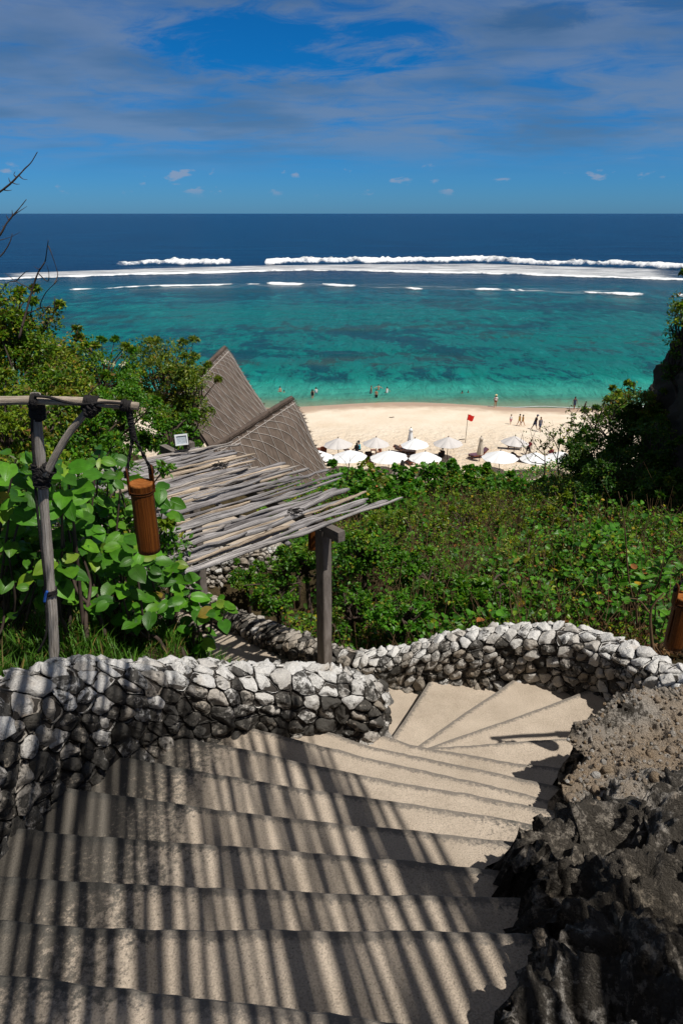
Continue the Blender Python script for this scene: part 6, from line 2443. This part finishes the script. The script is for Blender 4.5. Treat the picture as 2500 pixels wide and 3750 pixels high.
    if long_hair:
        mb.tube(np.array([hp + (0, -.05 * k, .03 * k), hp + (0, -.085 * k, -.10 * k), P('nk0') + (0, -.095 * k, -.12 * k)]), np.array([.09, .08, .035]) * k, 10, squash=1.3)
    part('hair', mb, hair)
    if hat:
        mb = MB()
        c0 = P('cro') + (0, -.005, .035 * k)
        br = .21 if hat == 'straw_hat' else .115
        mb.tube(np.array([c0 + (0, 0, -.035 * k), c0 + (0, 0, -.02 * k), c0 + (0, 0, -.01 * k), c0 + (0, 0, .05 * k), c0 + (0, 0, .09 * k)]), np.array([br, br, .11, .105, .06]) * k, 16)
        if hat != 'straw_hat':
            mb.box(c0 + (0, .13 * k, -.02 * k), (.15 * k, .14 * k, .015 * k))
        part('hat', mb, hat)
    return o


def wade(px, depth):
    p = at_h(px[0], px[1], EYE)
    return (p[0], p[1], -depth)


S = on_sand
person('bare-chested man standing waist deep in the turquoise water on the left', wade((1026, 1435), .98), R(200), 1.76, 'pale', bottom='black', arms=(.1, .25), fore=(.2, .5))
person('person crouching neck deep beside the man on the left', wade((1040, 1436), 1.36), R(20), 1.64, 'tan', suit='black', arms=(.6, .6))
person('woman in a black one-piece swimsuit wading with her back turned', wade((1144, 1458), .42), R(5), 1.66, 'pale', suit='black', long_hair=True, arms=(.18, .12))
person('woman in a white top and blue shorts standing in the water', wade((1157, 1439), .85), R(170), 1.66, 'tan', top='white', bottom='blue', long_hair=True, fore=(1.2, .3))
GP = 'group of four bathers in the shallows'
person('bald tanned man on the left of the four bathers', wade((1357, 1441), .62), R(-70), 1.72, 'tan', bottom='grey', hair='lighthair', lean=.12, group=GP)
person('man with arms spread wide at the back of the four bathers', wade((1385, 1428), .98), R(178), 1.78, 'pale', bottom='green', arms=(1.15, 1.25), fore=(.9, .5), group=GP)
person('man in black trunks nearest the beach among the four bathers', wade((1377, 1456), .58), R(-5), 1.72, 'tan', bottom='black', arms=(.2, .12), group=GP)
person('woman in a white bikini on the right of the four bathers', wade((1416, 1439), .78), R(40), 1.66, 'tan', suit='white', long_hair=False, arms=(.12, .75), fore=(.3, -.6), group=GP)
person('left one of two swimmers showing only head and shoulders', wade((1691, 1440), 1.30), R(30), 1.66, 'brown', suit='black')
person('right one of two swimmers showing only the head', wade((1713, 1438), 1.36), R(150), 1.66, 'brown', suit='navy')
person('woman in a white shirt and yellow hat walking along the waterline', S(1812, 1491), R(165), 1.68, 'tan', top='white', suit='maroon', hat='straw_hat', swing=.16, long_hair=True)
person('woman in a short dark dress walking in the swash', S(2100, 1499), R(185), 1.68, 'brown', suit='navy', bottom='navy', long_hair=True, swing=.16, arms=(.35, .3))
person('child running along the swash towards the right', S(2136, 1508), R(-75), 1.36, 'dark', bottom='black', swing=.55, lean=.25, child=True)
person('small child in white walking on the sand', S(1868, 1554), R(190), 1.18, 'tan', top='white', bottom='pink', swing=.22, child=True)
WK = 'children walking together on the sand'
person('taller of two children in yellow walking together', S(1899, 1560), R(-60), 1.42, 'tan', suit='yellow', swing=.34, child=True, group=WK)
person('smaller of two children walking together', S(1911, 1561), R(-70), 1.36, 'tan', suit='ochre', swing=.40, child=True, group=WK)
WM = 'couple walking side by side on the sand'
person('man in a black shirt and cap bending forward as he walks', S(1955, 1574), R(-80), 1.74, 'brown', top='black', bottom='navy', swing=.30, lean=.28, hat='navy', group=WM)
person('person in grey with short hair walking beside the man in black', S(1974, 1581), R(-150), 1.70, 'brown', top='grey', bottom='navy', hair='lighthair', swing=.22, group=WM)
person('person in a maroon top stooping behind the bare twigs', S(1931, 1668), R(-60), 1.70, 'dark', top='maroon', bottom='black', swing=.25, lean=.42)
person('man in a turquoise shirt and black cap sitting on the lounger', S(1316, 1664) + np.array((0, 0, .42)), R(80), 1.74, 'brown', pose='sit', top='turquoise', bottom='black', hat='black', lean=.12, armfwd=(.6, .6))
person('dark-haired person sitting in front of the man in turquoise', S(1306, 1667) + np.array((0, 0, .42)), R(-10), 1.64, 'dark', pose='sit', top='black', bottom='black', long_hair=True, armfwd=(.5, .5))
person('woman sitting on the sand beside the small table', S(1392, 1664), R(150), 1.62, 'tan', pose='sit', suit='maroon', long_hair=True, armfwd=(.7, .7), lean=.15)
person('sunbather reclining on the lounger under the whiter parasol', S(1476, 1660) + np.array((0, 0, .42)), R(75), 1.66, 'tan', pose='sit', suit='blue', lean=-.7, armfwd=(.4, .4))
person('left of two dark silhouettes sitting beyond the bushes', S(1611, 1678), R(-20), 1.60, 'dark', pose='sit', top='black', bottom='black')
person('right of two dark silhouettes sitting beyond the bushes', S(1619, 1674), R(15), 1.70, 'dark', pose='sit', top='black', bottom='black', lean=.1)
person('person sitting among the saplings before a white parasol', S(2016, 1668), R(10), 1.66, 'brown', pose='sit', top='maroon', bottom='navy')
